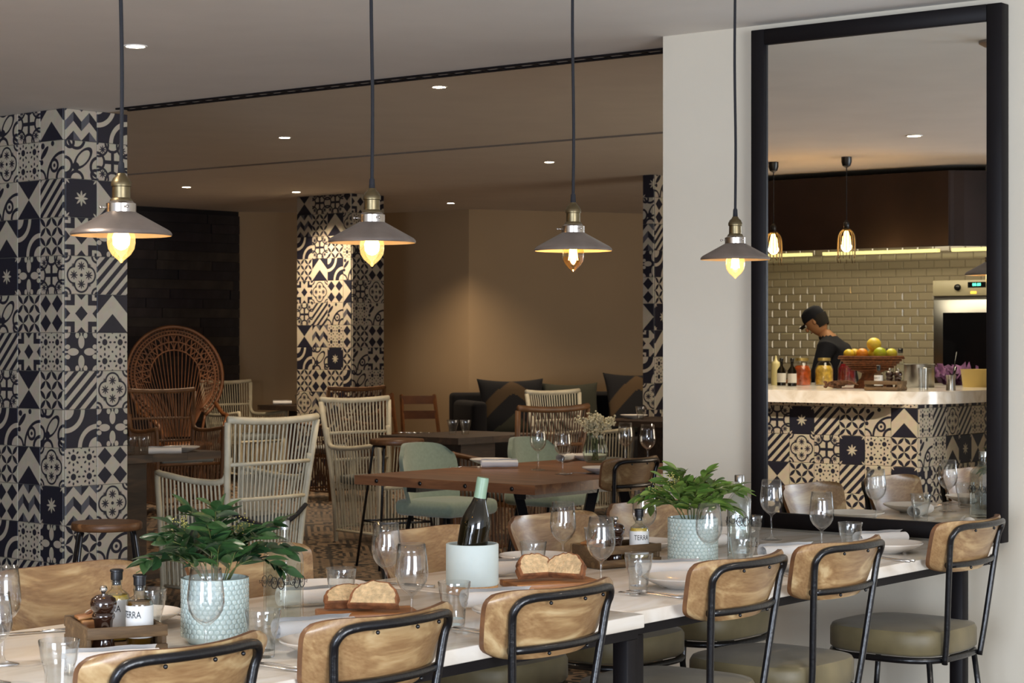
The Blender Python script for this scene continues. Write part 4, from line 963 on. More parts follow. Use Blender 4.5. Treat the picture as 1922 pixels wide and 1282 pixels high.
# ------------------------------------------------------------------ wine cooler and bottle
cw = UV(4.045, 3.36, TZ)
t = thing('wine_cooler', 'pale blue cylindrical wine cooler on a cork base', 'wine cooler', cw)
obj('cork_base', smoothby(MB().lathe([(0, 0), (0.066, 0), (0.068, 0.002), (0.068, 0.022), (0, 0.022)], 48).mesh('cork_base', MAT['cork'])), t, label='cork base')
obj('cylinder', smoothby(MB().lathe([(0, 0.0222), (0.067, 0.0222), (0.069, 0.026), (0.069, 0.128), (0.0675, 0.130), (0.064, 0.130), (0.0625, 0.128), (0.0625, 0.030), (0, 0.030)], 64).mesh('cylinder', MAT['bucket']), 50), t)
t = thing('wine_bottle', 'dark wine bottle with a green capsule leaning in the wine cooler', 'bottle', (cw[0]-0.014, cw[1], TZ+0.039)); t.rotation_euler = (0.03, 0.16, 0)
obj('glass_body', smoothby(MB().lathe([(0, 0), (0.036, 0), (0.039, 0.004), (0.040, 0.02), (0.040, 0.135), (0.038, 0.155), (0.031, 0.175), (0.021, 0.198), (0.0155, 0.215), (0.0145, 0.225), (0.0145, 0.262), (0, 0.262)], 40).mesh('glass_body', MAT['darkglass']), 60), t)
obj('capsule', smoothby(MB().lathe([(0.0152, 0.214), (0.0165, 0.214), (0.0160, 0.225), (0.0160, 0.262), (0.0150, 0.268), (0, 0.269)], 28).mesh('capsule', MAT['foil']), 60), t, label='green foil capsule')
# ------------------------------------------------------------------ bread boards and bread
def board(label, c, rz, L_, W_):
    o = obj('cutting_board', bevelled(MB().box((0, 0, 0.008), (L_, W_, 0.016)).mesh('cutting_board', MAT['board']), 0.003, 2), None, c, (0, 0, rz)); tag(o, label, 'cutting board', 'wooden bread boards')
def slice_mesh(seed, th=0.024, w=0.118, h=0.068):
    rd = random.Random(seed); P = []; n = 22
    for i in range(n+1):
        a = PI*i/n; P.append((w/2*math.cos(a)*(1+0.04*rd.uniform(-1, 1)), h*abs(math.sin(a))**0.75*(1+0.04*rd.uniform(-1, 1))))
    m_ = len(P); V = []; secs = [(0.0, 0.90), (0.0, 0.985), (0.15, 1.03), (0.85, 1.03), (1.0, 0.985), (1.0, 0.90)]
    for k, s in secs: V += [(x*s, (k-0.5)*th, (y-h*0.45)*s+h*0.45+0.001) for x, y in P]
    F = []; I = []
    for a in range(5):
        for i in range(m_-1): F.append((a*m_+i, (a+1)*m_+i, (a+1)*m_+i+1, a*m_+i+1)); I.append(1)
        F.append((a*m_+m_-1, (a+1)*m_+m_-1, (a+1)*m_, a*m_)); I.append(1)
    F.append(tuple(range(m_))); I.append(0); F.append(tuple(5*m_+i for i in range(m_))[::-1]); I.append(0)
    return me('bread_slice', V, F, False, [MAT['crumb'], MAT['crust']], I)
def bread(label, c, seed, M, g):
    o = obj('bread_slice', slice_mesh(seed), None); o.matrix_world = Matrix.Translation(c) @ M; tag(o, label, 'bread', g)
Rx = lambda a: Matrix.Rotation(a, 4, 'X'); Rz = lambda a: Matrix.Rotation(a, 4, 'Z')
cb = UV(3.535, 3.262, TZ); board('wooden board with two slices of bread, foreground', cb, TH-0.65, 0.235, 0.13)
bz = TZ+0.0165
bread('slice of bread lying at the left of the foreground board, under the other', (cb[0]-0.042, cb[1]+0.0, bz+0.012), 1, Rz(0.25) @ Rx(-PI/2+0.55), 'bread on the foreground board')
bread('slice of bread leaning on the other at the right of the foreground board', (cb[0]+0.016, cb[1]-0.035, bz+0.012), 2, Rz(-0.15) @ Rx(-PI/2+0.85), 'bread on the foreground board')
cb = UV(4.29, 3.285, TZ); board('wooden board with two slices of bread beside the wine cooler', cb, TH-0.55, 0.25, 0.14)
bread('slice of bread at the left of the right-hand board', (cb[0]-0.035, cb[1]-0.015, bz+0.012), 3, Rz(0.55) @ Rx(-PI/2+0.85), 'bread on the right-hand board')
bread('slice of bread at the right of the right-hand board', (cb[0]+0.030, cb[1]-0.020, bz+0.012), 4, Rz(-0.5) @ Rx(-PI/2+0.9), 'bread on the right-hand board')
# ------------------------------------------------------------------ plates, napkins, cutlery
PLM = smoothby(MB().lathe([(0, 0.0), (0.048, 0.0), (0.052, 0.004), (0.075, 0.010), (0.108, 0.026), (0.112, 0.030), (0.1105, 0.0325), (0.104, 0.028), (0.080, 0.014), (0.060, 0.009), (0, 0.008)], 56).mesh('plate', MAT['china']), 60)
G = 'white plates on the marble tables'
for u, v, l in [(3.07, 2.935, 'white plate behind the backrest second from the left'), (3.70, 2.93, 'white plate left of the wine cooler side chair, before the joint of the tables'),
                (4.48, 2.985, 'white plate right of the faceted tumbler and fork'), (5.02, 3.00, 'white plate between the chairs before the right-hand water bottle'),
                (5.63, 2.99, 'white plate nearest the mirror on the near side'), (3.10, 3.60, 'white plate on the far side behind the left-hand crate'),
                (3.76, 3.62, 'white plate on the far side behind the water bottle'), (4.66, 3.625, 'white plate on the far side behind the right-hand bread board'), (5.20, 3.62, 'white plate on the far side behind the right-hand crate'), (5.66, 3.62, 'white plate on the far side nearest the mirror')]:
    single('plate', PLM, l, 'plate', UV(u, v, TZ), 0, G)
def napkin_mesh(L_=0.19, R0=0.027):
    n = 40; turns = 2.2; P = []
    for i in range(n+1):
        a = turns*2*PI*i/n; r = 0.006+(R0-0.006)*i/n; P.append((r*math.cos(a)*1.15, r*math.sin(a)*0.9))
    V = []; F = []; k = 7
    for j in range(k+1):
        x = -L_/2+L_*j/k; f = 1+0.05*math.sin(j*1.7)
        V += [(x, p[0]*f, p[1]*f+R0*0.93) for p in P]
    m_ = n+1
    for j in range(k):
        for i in range(n): F.append((j*m_+i, j*m_+i+1, (j+1)*m_+i+1, (j+1)*m_+i))
    return me('napkin', V, F, True, [MAT['linen']])
NM = napkin_mesh()
G = 'rolled white napkins on the marble tables'
for u, v, rz, l in [(3.60, 3.50, 0.1, 'rolled white napkin on the far side right of the left-hand water bottle'), (3.21, 3.12, 0.2, 'rolled white napkin left of the foreground bread board'),
                    (3.86, 3.12, 0.1, 'rolled white napkin in front of the wine cooler'), (4.44, 3.51, 0.25, 'rolled white napkin right of the wine cooler'),
                    (4.66, 3.15, 0.0, 'rolled white napkin right of the tumbler in front of the right-hand plant'), (5.27, 3.13, 0.1, 'rolled white napkin in front of the right-hand water bottle'),
                    (5.80, 3.10, 0.15, 'rolled white napkin before the mirror on the right'), (2.63, 3.12, 0.1, 'rolled white napkin in front of the left-hand crate'), (5.36, 3.50, 0.35, 'rolled white napkin behind the water bottle, seen in the mirror')]:
    single('napkin', NM, l, 'napkin', UV(u, v, TZ+0.001), TH-0.55+rz, G)
def fork_mesh():
    mb = MB(); P = [(0, -0.10, 0.0035), (0, -0.04, 0.004), (0, 0.02, 0.009), (0, 0.045, 0.006)]
    mb.tube(P, [0.0045, 0.0028, 0.0022, 0.004], 6)
    mb.box((0, 0.055, 0.005), (0.020, 0.026, 0.002))
    for k in range(4): mb.tube([(-0.0085+0.00567*k, 0.065, 0.005), (-0.0085+0.00567*k, 0.10, 0.009)], [0.0016, 0.001], 5)
    for i, v in enumerate(mb.V): v.z = v.z*0.9+0.0006
    return mb.mesh('fork', MAT['steel'], True)
def knife_mesh():
    mb = MB(); mb.tube([(0, -0.105, 0.004), (0, -0.01, 0.004)], [0.0055, 0.004], 6); mb.box((0.002, 0.05, 0.004), (0.015, 0.115, 0.0016)); return mb.mesh('knife', MAT['steel'], True)
FM, KM = fork_mesh(), knife_mesh()
for u, v, rz, w in [(2.84, 2.90, 0.25, 'left of the foreground plate, at the bottom'), (3.47, 2.915, 0.2, 'left of the plate before the wine cooler'), (4.27, 2.935, 0.2, 'in front of the tumbler by the table joint'), (4.84, 2.91, 0.0, 'between two chairs near the mirror'), (5.41, 2.90, 0.05, 'by the plate nearest the mirror')]:
    single('fork', FM, 'steel fork '+w, 'fork', UV(u, v, TZ), TH-0.0+rz, 'steel forks'); single('fork', FM, 'right-hand one of two steel forks '+w, 'fork', UV(u+0.028, v-0.004, TZ), TH+rz-0.06, 'steel forks')
for u, v, rz, w in [(2.87, 3.66, 1.2, 'left of the left-hand crate on the far side'), (3.28, 3.60, 0.1, 'behind the left potted plant'), (4.05, 3.61, 0.1, 'behind the wine cooler'), (4.80, 3.62, 0.1, 'behind the right-hand crate')]:
    single('knife', KM, 'steel knife '+w, 'knife', UV(u, v, TZ), TH+rz, 'steel knives')
# ------------------------------------------------------------------ things on the tables behind
G = 'wine glasses on the reclaimed wood table'; zt = 0.7502
for px, D, l in [((1010-961)/3760, 10.3, 'left one of the wine glasses on the reclaimed wood table'), ((1056-961)/3760, 9.95, 'second wine glass from the left on the reclaimed wood table'), ((1174-961)/3760, 10.75, 'wine glass right of the flower vase on the reclaimed wood table'), ((1216-961)/3760, 10.5, 'rightmost wine glass on the reclaimed wood table by the wall corner')]:
    single('wine_glass', GLM, l, 'glass', (round(px*D, 3), D, zt), 0, G, 1.12)
for x, y, l in [(-0.115, 10.72, 'white plate at the left on the reclaimed wood table'), (0.46, 10.02, 'white plate left of the wooden chair on the reclaimed wood table'), (0.42, 11.15, 'white plate behind the flower vase')]:
    single('plate', PLM, l, 'plate', (x, y, zt), 0, 'white plates on the reclaimed wood table')
single('napkin', NM, 'rolled white napkin at the left on the reclaimed wood table', 'napkin', (-0.065, 10.42, zt+0.001), 0.15, 'napkins on the reclaimed wood table')
single('napkin', NM, 'folded pinkish napkin left of the flower vase', 'napkin', (0.30, 11.0, zt+0.001), 1.2, 'napkins on the reclaimed wood table')
for x, y, l in [(-0.24, 10.45, 'fork at the left on the reclaimed wood table'), (0.33, 9.95, 'fork left of the plate by the wooden chair')]: single('fork', FM, l, 'fork', (x, y, zt), TH+1.2, 'forks on the reclaimed wood table')
t = thing('flower_vase', 'ribbed green glass vase with dried cream flowers on the reclaimed wood table', 'vase', (0.455, 10.95, zt))
V = []; F = []; n = 96; prof = [(0.045, 0.0), (0.055, 0.01), (0.066, 0.045), (0.064, 0.08), (0.050, 0.12), (0.040, 0.145), (0.044, 0.158)]
for r_, z in prof:
    for i in range(n): a = 2*PI*i/n; rr = r_*(1+0.05*math.cos(18*a)); V.append((rr*math.cos(a), rr*math.sin(a), z))
for a in range(len(prof)-1):
    for i in range(n): F.append((a*n+i, a*n+(i+1) % n, (a+1)*n+(i+1) % n, (a+1)*n+i))
F.append(tuple(range(n))[::-1])
obj('ribbed_glass', me('ribbed_glass', V, F, True, [MAT['vaseglass']]), t)
stm = MB(); fl = MB(); rd = random.Random(5)
for i in range(26):
    a, r_ = rd.uniform(0, 2*PI), rd.uniform(0.01, 0.09); tip = Vector((r_*math.cos(a), r_*math.sin(a), 0.20+rd.uniform(-0.02, 0.06)-r_*0.3)); stm.tube([(0.02*math.cos(a+2), 0.02*math.sin(a+2), 0.01), (0.02*math.cos(a), 0.02*math.sin(a), 0.14), tip], 0.0016, 4, cap=False)
    for k in range(26): fl.sphere(tip+Vector((rd.gauss(0, 0.014), rd.gauss(0, 0.014), rd.gauss(0, 0.012))), rd.uniform(0.004, 0.0075), 5, 3)
obj('flower_stems', stm.mesh('flower_stems', MAT['stem'], True), t); obj('dried_flowers', fl.mesh('dried_flowers', pm('dried_petals', (206, 198, 164), 0.9, noise=0.2, scale=80), True), t, kind='stuff')
for x, y, z, l in [(-0.42, 14.2, 0.7502, 'left of two tumblers on the brown table'), (-0.33, 14.2, 0.7502, 'right of two tumblers on the brown table'), (-2.23, 11.7, 0.7502, 'tumbler on the dark table, against the tiled column'), (-2.16, 11.75, 0.7502, 'second tumbler on the dark table, next to the column'), (-2.18, 20.5, 0.7602, 'tumbler on the furthest dark table'), (1.02, 15.9, 0.7902, 'tumbler on the brown table at the far right')]:
    single('tumbler', TUM, l, 'glass', (x, y, z), 0, 'tumblers on the tables behind', 1.05)
for x, y, z, l in [(-1.98, 12.0, 0.7502, 'plate on the dark table by the near column'), (-1.95, 20.55, 0.7602, 'plate on the furthest dark table'), (0.98, 16.1, 0.7902, 'plate on the brown table at the far right')]:
    single('plate', PLM, l, 'plate', (x, y, z), 0, 'plates on the tables behind')
single('napkin', NM, 'rolled napkin on the dark table by the near column', 'napkin', (-2.02, 11.66, 0.7512), 0.2, 'napkins on the tables behind')
single('napkin', NM, 'rolled napkin on the furthest dark table', 'napkin', (-2.35, 20.5, 0.7612), 0.2, 'napkins on the tables behind')
for x, y, l in [(-0.72, 14.45, 'knife at the left of the brown table'), (-0.66, 14.40, 'second knife at the left of the brown table')]: single('knife', KM, l, 'knife', (x, y, 0.7502), -1.2, 'knives on the brown table')
# ------------------------------------------------------------------ open kitchen (seen in the mirror)
_UV = UV
def UV(u, v, z=0.0): return _UV(u+0.13, v, z)      # the kitchen stands a little further out
BU = 0.56
core = MB().prism(uvpoly([(-1.9, 5.905), (BU, 5.905), (BU, 7.85), (-1.9, 7.85)]), 0, 1.01)
bar = thing('kitchen_bar', 'kitchen bar faced with black and white patterned tiles, seen in the mirror', 'bar counter', (0, 0, 0))
cr = obj('bar_body', core.mesh('bar_body', MAT['grout']), bar)
front = [['dots']*8, ['chevron', 'scroll', 'petal', 'stripes', 'star', 'cross', 'cross', 'leaf'], ['petal', 'dots', 'star', 'cross', 'quatrefoil', 'stripes', 'dots'], ['star', 'scroll', 'stripes', 'dots', 'petal', 'hour', 'scroll'], ['cubes', 'star', 'petal', 'hour', 'dots', 'flower', 'arcs'], ['dots', 'petal', 'leaf', 'cross', 'hour', 'stripes', 'dots']]
o0 = UV(BU, 5.905)
tile_face(cr, (o0.x, o0.y), D1, 0.187, front, 1.009, 0.985, 10, flipx=True)
n_side = 8
side = [['arcs']*5, ['dots', 'stripes', 'quatrefoil', 'stripes', 'dots'], ['scroll', 'dots', 'chevron', 'star', 'hour'], ['flower', 'petal', 'stripes', 'cross', 'arcs']]
tile_face(cr, UV(BU-0.187*n_side, 5.905).xy, D2, 0.187, [(r+['petal']*n_side)[:n_side][::-1] for r in side], 1.009, 0.985, n_side, flipx=True)
top = uvpoly([(-1.95, 5.80), (0.20, 5.80)]+[(0.20+0.45*math.sin(a), 6.25-0.45*math.cos(a)) for a in (PI/2*i/10 for i in range(1, 11))]+[(0.65, 7.9), (-1.95, 7.9)])
ctp = obj('marble_countertop', smoothby(MB().prism(top, 1.0101, 1.09).mesh('marble_countertop', MAT['marble']), 50), None); tag(ctp, 'thick pale marble countertop on the tiled kitchen bar in the mirror', 'countertop')
o = obj('wood_block', MB().box((0, 0, 0), (0.05, 0.24, 0.07)).mesh('wood_block', MAT['board']), None, UV(0.69, 7.25, 1.05), (0, 0, TH)); tag(o, 'reddish wooden end piece at the front edge of the bar countertop', 'board')
# unseen wall added to shade the bar end from the window light
struct('wall_light_block', MB().prism(uvpoly([(-4.12, 4.75), (0.25, 4.75), (0.25, 4.87), (-4.12, 4.87)]), 0, 2.54).mesh('wall_light_block', MAT['wall']))
# hood
hd = thing('extractor_hood', 'big dark extractor hood hanging over the kitchen bar, in the mirror', 'hood', (0, 0, 0))
obj('hood_panel', MB().prism(uvpoly([(0.33, 5.70), (0.39, 5.78), (0.39, 9.0), (0.33, 9.0)]), 2.02, 2.50).mesh('hood_panel', MAT['hood']), hd)
obj('side_panel', MB().prism(uvpoly([(0.33, 5.70), (0.39, 5.78), (0.0, 5.30), (-3.9, 5.30), (-3.9, 5.36), (-0.06, 5.36)][0:0]+[(0.385, 5.77), (0.33, 5.80), (-0.02, 5.42), (0.02, 5.36)]), 2.02, 2.50).mesh('side_panel', MAT['hood']), hd)
obj('return_panel', MB().prism(uvpoly([(0.02, 5.36), (-0.02, 5.42), (-3.9, 5.42), (-3.9, 5.36)]), 2.02, 2.50).mesh('return_panel', MAT['hood']), hd)
obj('hood_top', MB().prism(uvpoly([(0.33, 5.80), (-0.02, 5.42), (-3.9, 5.42), (-3.9, 9.0), (0.33, 9.0)]), 2.46, 2.50).mesh('hood_top', MAT['hood']), hd)
for k in range(4):
    obj('strip_light', MB().box(UV(-3.6, 5.9+1.25*k, 2.19), (1.12, 0.05, 0.028), math.atan2(D1[1], D1[0])).mesh('strip_light', MAT['striplight']), hd)
area('under_hood_light', UV(-2.6, 7.8, 2.40), UV(-3.3, 7.8, 0.8), 2.4, 0.5, 20, (1.0, 0.86, 0.62))
area('bar_light', UV(-0.5, 6.9, 2.44), UV(-0.5, 6.9, 0), 1.6, 0.6, 26, (1.0, 0.86, 0.64))
dc = obj('air_duct', MB().box(UV(-0.1, 5.55, 2.52), (0.34, 0.25, 0.038), TH).mesh('air_duct', MAT['wall']), None); tag(dc, 'pale grey ventilation box on top of the dark hood', 'duct')
# back wall of the kitchen with metro tiles
kw = struct('wall_kitchen', MB().prism(uvpoly([(-4.25, 5.2), (-4.12, 5.2), (-4.12, 12.5), (-4.25, 12.5)]), 0, 2.54).mesh('wall_kitchen', MAT['grout']))
tw, thh = 0.150, 0.071; V = []; a_, b_ = tw/2-0.0015, thh/2-0.0015; c_ = 0.010
V = [(0, -a_, -b_), (0, a_, -b_), (0, a_, b_), (0, -a_, b_), (0.004, -a_, -b_), (0.004, a_, -b_), (0.004, a_, b_), (0.004, -a_, b_), (0.009, -a_+c_, -b_+c_), (0.009, a_-c_, -b_+c_), (0.009, a_-c_, b_-c_), (0.009, -a_+c_, b_-c_)]
F = [(8, 9, 10, 11)]
for i in range(4): j = (i+1) % 4; F += [(4+i, 4+j, 8+j, 8+i), (i, j, 4+j, 4+i)]
MT = me('tile', V, F, False, [MAT['tile_white']]); cnt = 0
for r in range(18):
    for k in range(16):
        v = 7.62+tw*k+(tw/2 if r % 2 else 0); z = 1.10+thh*r
        o = obj('tile', MT, kw, UV(-4.119, v, z), (0, 0, TH)); cnt += 1
wallseg('wall_kitchen_side', UV(-4.12, 12.5).xy, UV(1.2, 12.5).xy, 2.54, MAT['beige'])
bc = obj('back_counter', MB().prism(uvpoly([(-4.10, 7.9), (-3.45, 7.9), (-3.45, 12.0), (-4.10, 12.0)]), 0, 0.98).mesh('back_counter', MAT['brushed']), None); tag(bc, 'steel work counter along the metro tiled kitchen wall', 'counter')
# oven
ov = thing('steam_oven', 'tall steel oven with a dark glass door and control panel, in the mirror', 'oven', UV(-3.62, 7.32), TH)
obj('body', MB().box((0, 0, 0.96), (0.70, 0.80, 1.90)).mesh('body', MAT['brushed']), ov)
obj('control_panel', bevelled(MB().box((0.362, 0, 1.855), (0.02, 0.80, 0.13)).mesh('control_panel', pm('beige_panel', (176, 168, 142), 0.4)), 0.003, 1), ov)
obj('door', bevelled(MB().box((0.365, 0, 1.36), (0.03, 0.78, 0.80)).mesh('door', MAT['brushed']), 0.004, 1), ov)
obj('door_glass', MB().box((0.383, 0.0, 1.34), (0.006, 0.60, 0.62)).mesh('door_glass', pm('oven_glass', (14, 14, 18), 0.06)), ov)
obj('handle', MB().tube([(0.40, -0.36, 1.05), (0.43, -0.36, 1.10), (0.43, -0.36, 1.30), (0.40, -0.36, 1.35)], 0.012, 6).mesh('handle', MAT['black'], True), ov)
obj('dial', MB().lathe([(0, 0), (0.028, 0), (0.026, 0.02), (0, 0.022)], 18).xf(Matrix.Rotation(PI/2, 4, 'Y')).mesh('dial', MAT['black'], True), ov, (0.372, 0.17, 1.86))
obj('display', MB().box((0.374, 0.0, 1.88), (0.004, 0.16, 0.045)).mesh('display', pm('display_glass', (16, 20, 22), 0.1)), ov)
dg = text_mesh('88:88', 0.035, emis('green_digits', (90, 230, 190), 2.5)); d_ = obj('digits', dg, ov, (0.3775, 0.0, 1.88), (0, 0, PI/2))
obj('indicator', MB().box((0.374, 0.03, 1.815), (0.004, 0.05, 0.018)).mesh('indicator', emis('amber_indicator', (255, 180, 50), 3)), ov)
# cage pendants
def cage(u, v, label):
    t = thing('cage_pendant', label, 'lamp', UV(u, v, 1.90), 0, 'pendant lamps hanging in front of the dark hood')
    wires = MB()
    for k in range(16):
        a = 2*PI*k/16; wires.tube(smoothpath([(0.018*math.cos(a), 0.018*math.sin(a), 0.20), (0.048*math.cos(a), 0.048*math.sin(a), 0.165), (0.054*math.cos(a), 0.054*math.sin(a), 0.08), (0.050*math.cos(a), 0.050*math.sin(a), 0.02-0.03*(k % 2))], 3), 0.0026, 5)
    obj('wire_cage', wires.mesh('wire_cage', MAT['socket'], True), t)
    obj('bulb', smoothby(MB().lathe([(0, 0.19), (0.014, 0.185), (0.024, 0.15), (0.028, 0.11), (0.022, 0.075), (0, 0.06)], 16).mesh('bulb', MAT['cableglow']), 60), t)
    obj('socket', MB().lathe([(0, 0.255), (0.008, 0.25), (0.018, 0.235), (0.018, 0.195), (0, 0.195)], 14).mesh('socket', MAT['black'], True), t)
    obj('cord', MB().tube([(0, 0, 0.25), (0, 0, 0.60)], 0.0035, 6).mesh('cord', MAT['cord'], True), t)
    obj('canopy', smoothby(MB().lathe([(0.032, 0.6399), (0.032, 0.61), (0.024, 0.585), (0.008, 0.575), (0, 0.575)], 18).mesh('canopy', MAT['black'])), t)
    point(UV(u, v, 1.99), 9, (1.0, 0.55, 0.22), 0.03)
cage(1.20, 6.58, 'left cage pendant in front of the dark hood, in the mirror')
cage(1.22, 6.05, 'right cage pendant in front of the dark hood, in the mirror')
# things on the bar
BZ = 1.0902
def jar(u, v, label, c, c2, h=0.20, r=0.068):
    t = thing('preserving_jar', label, 'jar', UV(u, v, BZ), 0, 'jars of preserves on the bar')
    obj('contents', smoothby(MB().lathe([(0, 0.004), (r*0.92, 0.004), (r*0.94, h*0.55), (r*0.7, h*0.72), (0, h*0.74)], 20).mesh('contents', pm('preserve', c, 0.25, noise=0.5, scale=28, coat=0.5)), 60), t)
    obj('jar_glass', smoothby(MB().lathe([(0, 0), (r*0.95, 0), (r, 0.01), (r, h*0.60), (r*0.72, h*0.80), (r*0.62, h*0.84), (r*0.62, h*0.93)], 24).mesh('jar_glass', MAT['glass']), 60), t)
    obj('lid', smoothby(MB().lathe([(r*0.62, h*0.90), (r*0.68, h*0.90), (r*0.68, h), (0, h*1.01)], 20).mesh('lid', pm('gold_lid', (206, 186, 120), 0.3, 0.8))), t)
jar(-1.20, 7.76, 'small jar of red peppers at the left on the bar', (170, 60, 24), 0, 0.19, 0.05)
jar(-0.62, 7.44, 'jar of orange preserve on the bar', (178, 78, 26), 0); jar(-0.75, 7.33, 'jar of yellow preserve on the bar', (206, 172, 70), 0); jar(-0.98, 7.27, 'jar of dark red preserve left of the fruit basket', (110, 20, 28), 0, 0.215)
def small_bottle(name, label, u, v, c, h, r, g, neck=0.35, lab=True):
    t = thing(name, label, 'bottle', UV(u, v, BZ), 0, g)
    obj('body', smoothby(MB().lathe([(0, 0), (r, 0.0), (r, h*0.55), (r*neck, h*0.72), (r*neck, h*0.9), (0, h*0.9)], 18).mesh('body', c), 60), t)
    if lab: obj('paper_label', MB().lathe([(r*1.02, h*0.12), (r*1.02, h*0.45)], 18).mesh('paper_label', MAT['label'], True), t)
    obj('cap', MB().lathe([(r*neck, h*0.88), (r*neck*1.25, h*0.88), (r*neck*1.25, h), (0, h)], 14).mesh('cap', MAT['stopper'], True), t)
small_bottle('sauce_bottle', 'dark bottle with a cream label on the bar, left one', -0.50, 7.54, MAT['darkglass'], 0.20, 0.032, 'dark labelled bottles on the bar')
small_bottle('sauce_bottle', 'dark bottle with a cream label on the bar, right one', -0.38, 7.38, MAT['darkglass'], 0.20, 0.032, 'dark labelled bottles on the bar')
t = thing('squeeze_bottle', 'translucent squeeze bottle at the left end of the bar in the mirror', 'bottle', UV(-0.62, 7.66, BZ))
obj('body', smoothby(MB().lathe([(0, 0), (0.034, 0.0), (0.034, 0.15), (0.028, 0.168), (0.012, 0.18), (0.005, 0.215), (0, 0.216)], 20).mesh('body', pm('cream_plastic', (214, 204, 150), 0.4)), 60), t)
small_bottle('glass_bottle', 'clear glass bottle behind the fruit basket, left one', -0.85, 6.86, MAT['waterglass'], 0.27, 0.036, 'clear bottles on the bar', 0.4, False)
small_bottle('glass_bottle', 'clear glass bottle behind the fruit basket, right one', -0.82, 6.75, MAT['waterglass'], 0.27, 0.036, 'clear bottles on the bar', 0.4, False)
bs = thing('fruit_basket', 'brown wicker footed basket full of fruit on the bar', 'basket', UV(-0.22, 6.66, BZ))
wick = pm('dark_wicker', (112, 66, 36), 0.7, noise=0.5, scale=50, bump=1.0, bscale=90)
obj('bowl', smoothby(MB().lathe([(0.05, 0.095), (0.12, 0.13), (0.19, 0.175), (0.215, 0.21), (0.225, 0.215), (0.22, 0.222), (0.20, 0.205), (0.15, 0.165), (0, 0.15)], 36).mesh('bowl', wick), 60), bs)
obj('foot', smoothby(MB().lathe([(0, 0), (0.12, 0), (0.115, 0.02), (0.07, 0.07), (0.06, 0.11), (0, 0.11)], 28).mesh('foot', wick), 60), bs)
coils = MB()
for k in range(6): r_ = 0.12+0.018*k; coils.tube([((r_+0.012)*math.cos(2*PI*i/36), (r_+0.012)*math.sin(2*PI*i/36), 0.128+0.0155*k) for i in range(36)], 0.007, 5, True)
obj('woven_coils', coils.mesh('woven_coils', wick, True), bs)
fr = [('orange', (214, 138, 40), -0.03, 0.06, 0.042), ('lemon', (214, 190, 60), -0.13, 0.05, 0.036), ('lemon', (220, 200, 70), -0.08, -0.02, 0.036), ('apple', (170, 184, 40), 0.10, 0.07, 0.045), ('lemon', (206, 190, 56), 0.0, -0.03, 0.04), ('grapefruit', (222, 196, 76), 0.02, 0.0, 0.05), ('apple', (196, 190, 66), 0.12, -0.04, 0.04), ('lemon', (200, 170, 50), -0.15, -0.06, 0.036)]
for k, (nm, c, x, y, r_) in enumerate(fr):
    z = 0.205+r_*0.7+(0.060 if nm == 'grapefruit' else 0.0)+0.10*max(0, math.hypot(x, y)-0.1)
    cv = -x*1.0; p = UV(-0.22+y*1.1, 6.66+cv*1.1, BZ+z)
    s_ = MB().sphere((0, 0, 0), r_, 16, 10, sc=(1.1 if nm == 'lemon' else 1, 1, 0.94)); o = obj(nm, s_.mesh(nm, pm(nm+'_skin', c, 0.4, noise=0.1, scale=30), True), None, p)
    tag(o, ['orange at the centre of the fruit basket', 'yellow lemon at the left of the fruit basket', 'yellow lemon left of the orange in the fruit basket', 'green apple at the right of the fruit basket', 'lemon behind the orange in the basket', 'large yellow grapefruit on top of the fruit pile', 'pale apple right of the grapefruit in the basket', 'small lemon at the back left of the basket'][k], 'fruit', 'fruit in the wicker basket')
lv = MB(); rd = random.Random(9)
for i in range(60):
    a = rd.uniform(-0.5, 0.5); b_ = rd.uniform(0, 0.06); st = Vector((0.0, 0, 0.03)); L2 = rd.uniform(0.14, 0.24)
    e = Vector((L2*math.cos(a), L2*math.sin(a)*0.6, 0.012+b_*0.6)); lv.tube([st, (e+st)/2+Vector((0, 0, 0.02)), e], 0.002, 4, cap=False); lv.sphere(e, 0.009, 5, 4, sc=(1.8, 1, 1))
o = obj('lavender_bunch', lv.mesh('lavender_bunch', pm('dried_lavender', (112, 78, 56), 0.9, noise=0.4, scale=60)), None, UV(0.16, 6.55, BZ), (0, 0, TH+PI/2)); tag(o, 'bunch of dried lavender lying in front of the fruit basket', 'dried flowers')
cc = UV(0.40, 6.22, BZ); crate('small wooden condiment crate on the bar in the mirror', cc, TH+PI/2, 0.24, 0.135)
oil_bottle('small oil bottle in the crate on the bar', UV(0.40, 6.27, BZ+0.0102), MAT['oil2'], TH+PI/2); 
for k in range(2): pepper_mill(['dark pepper mill in the crate on the bar, left one', 'dark pepper mill in the crate on the bar, right one'][k], UV(0.38, 6.20-0.06*k, BZ+0.0102))
o = single('tall_glass', smoothby(MB().lathe([(0, 0), (0.03, 0), (0.034, 0.15), (0.033, 0.15), (0.029, 0.006), (0, 0.006)], 24).mesh('tall_glass', MAT['tglass']), 60), 'tall clear glass right of the crate on the bar', 'glass', UV(0.30, 6.00, BZ))
t = thing('stock_pot', 'steel stock pot behind the tall glass on the bar', 'pot', UV(-0.62, 6.50, BZ))
obj('body', smoothby(MB().lathe([(0, 0), (0.10, 0), (0.105, 0.01), (0.105, 0.16), (0.110, 0.164), (0.10, 0.162), (0.10, 0.02), (0, 0.02)], 32).mesh('body', MAT['brushed'])), t)
for s in (-1, 1): obj('handle', MB().tube([(s*0.103, -0.03, 0.13), (s*0.13, -0.025, 0.135), (s*0.13, 0.025, 0.135), (s*0.103, 0.03, 0.13)], 0.005, 5).mesh('handle', MAT['steel'], True), t)
t = thing('tool_holder', 'small steel cup with a black tool at the right on the bar', 'cup', UV(0.05, 5.93, BZ))
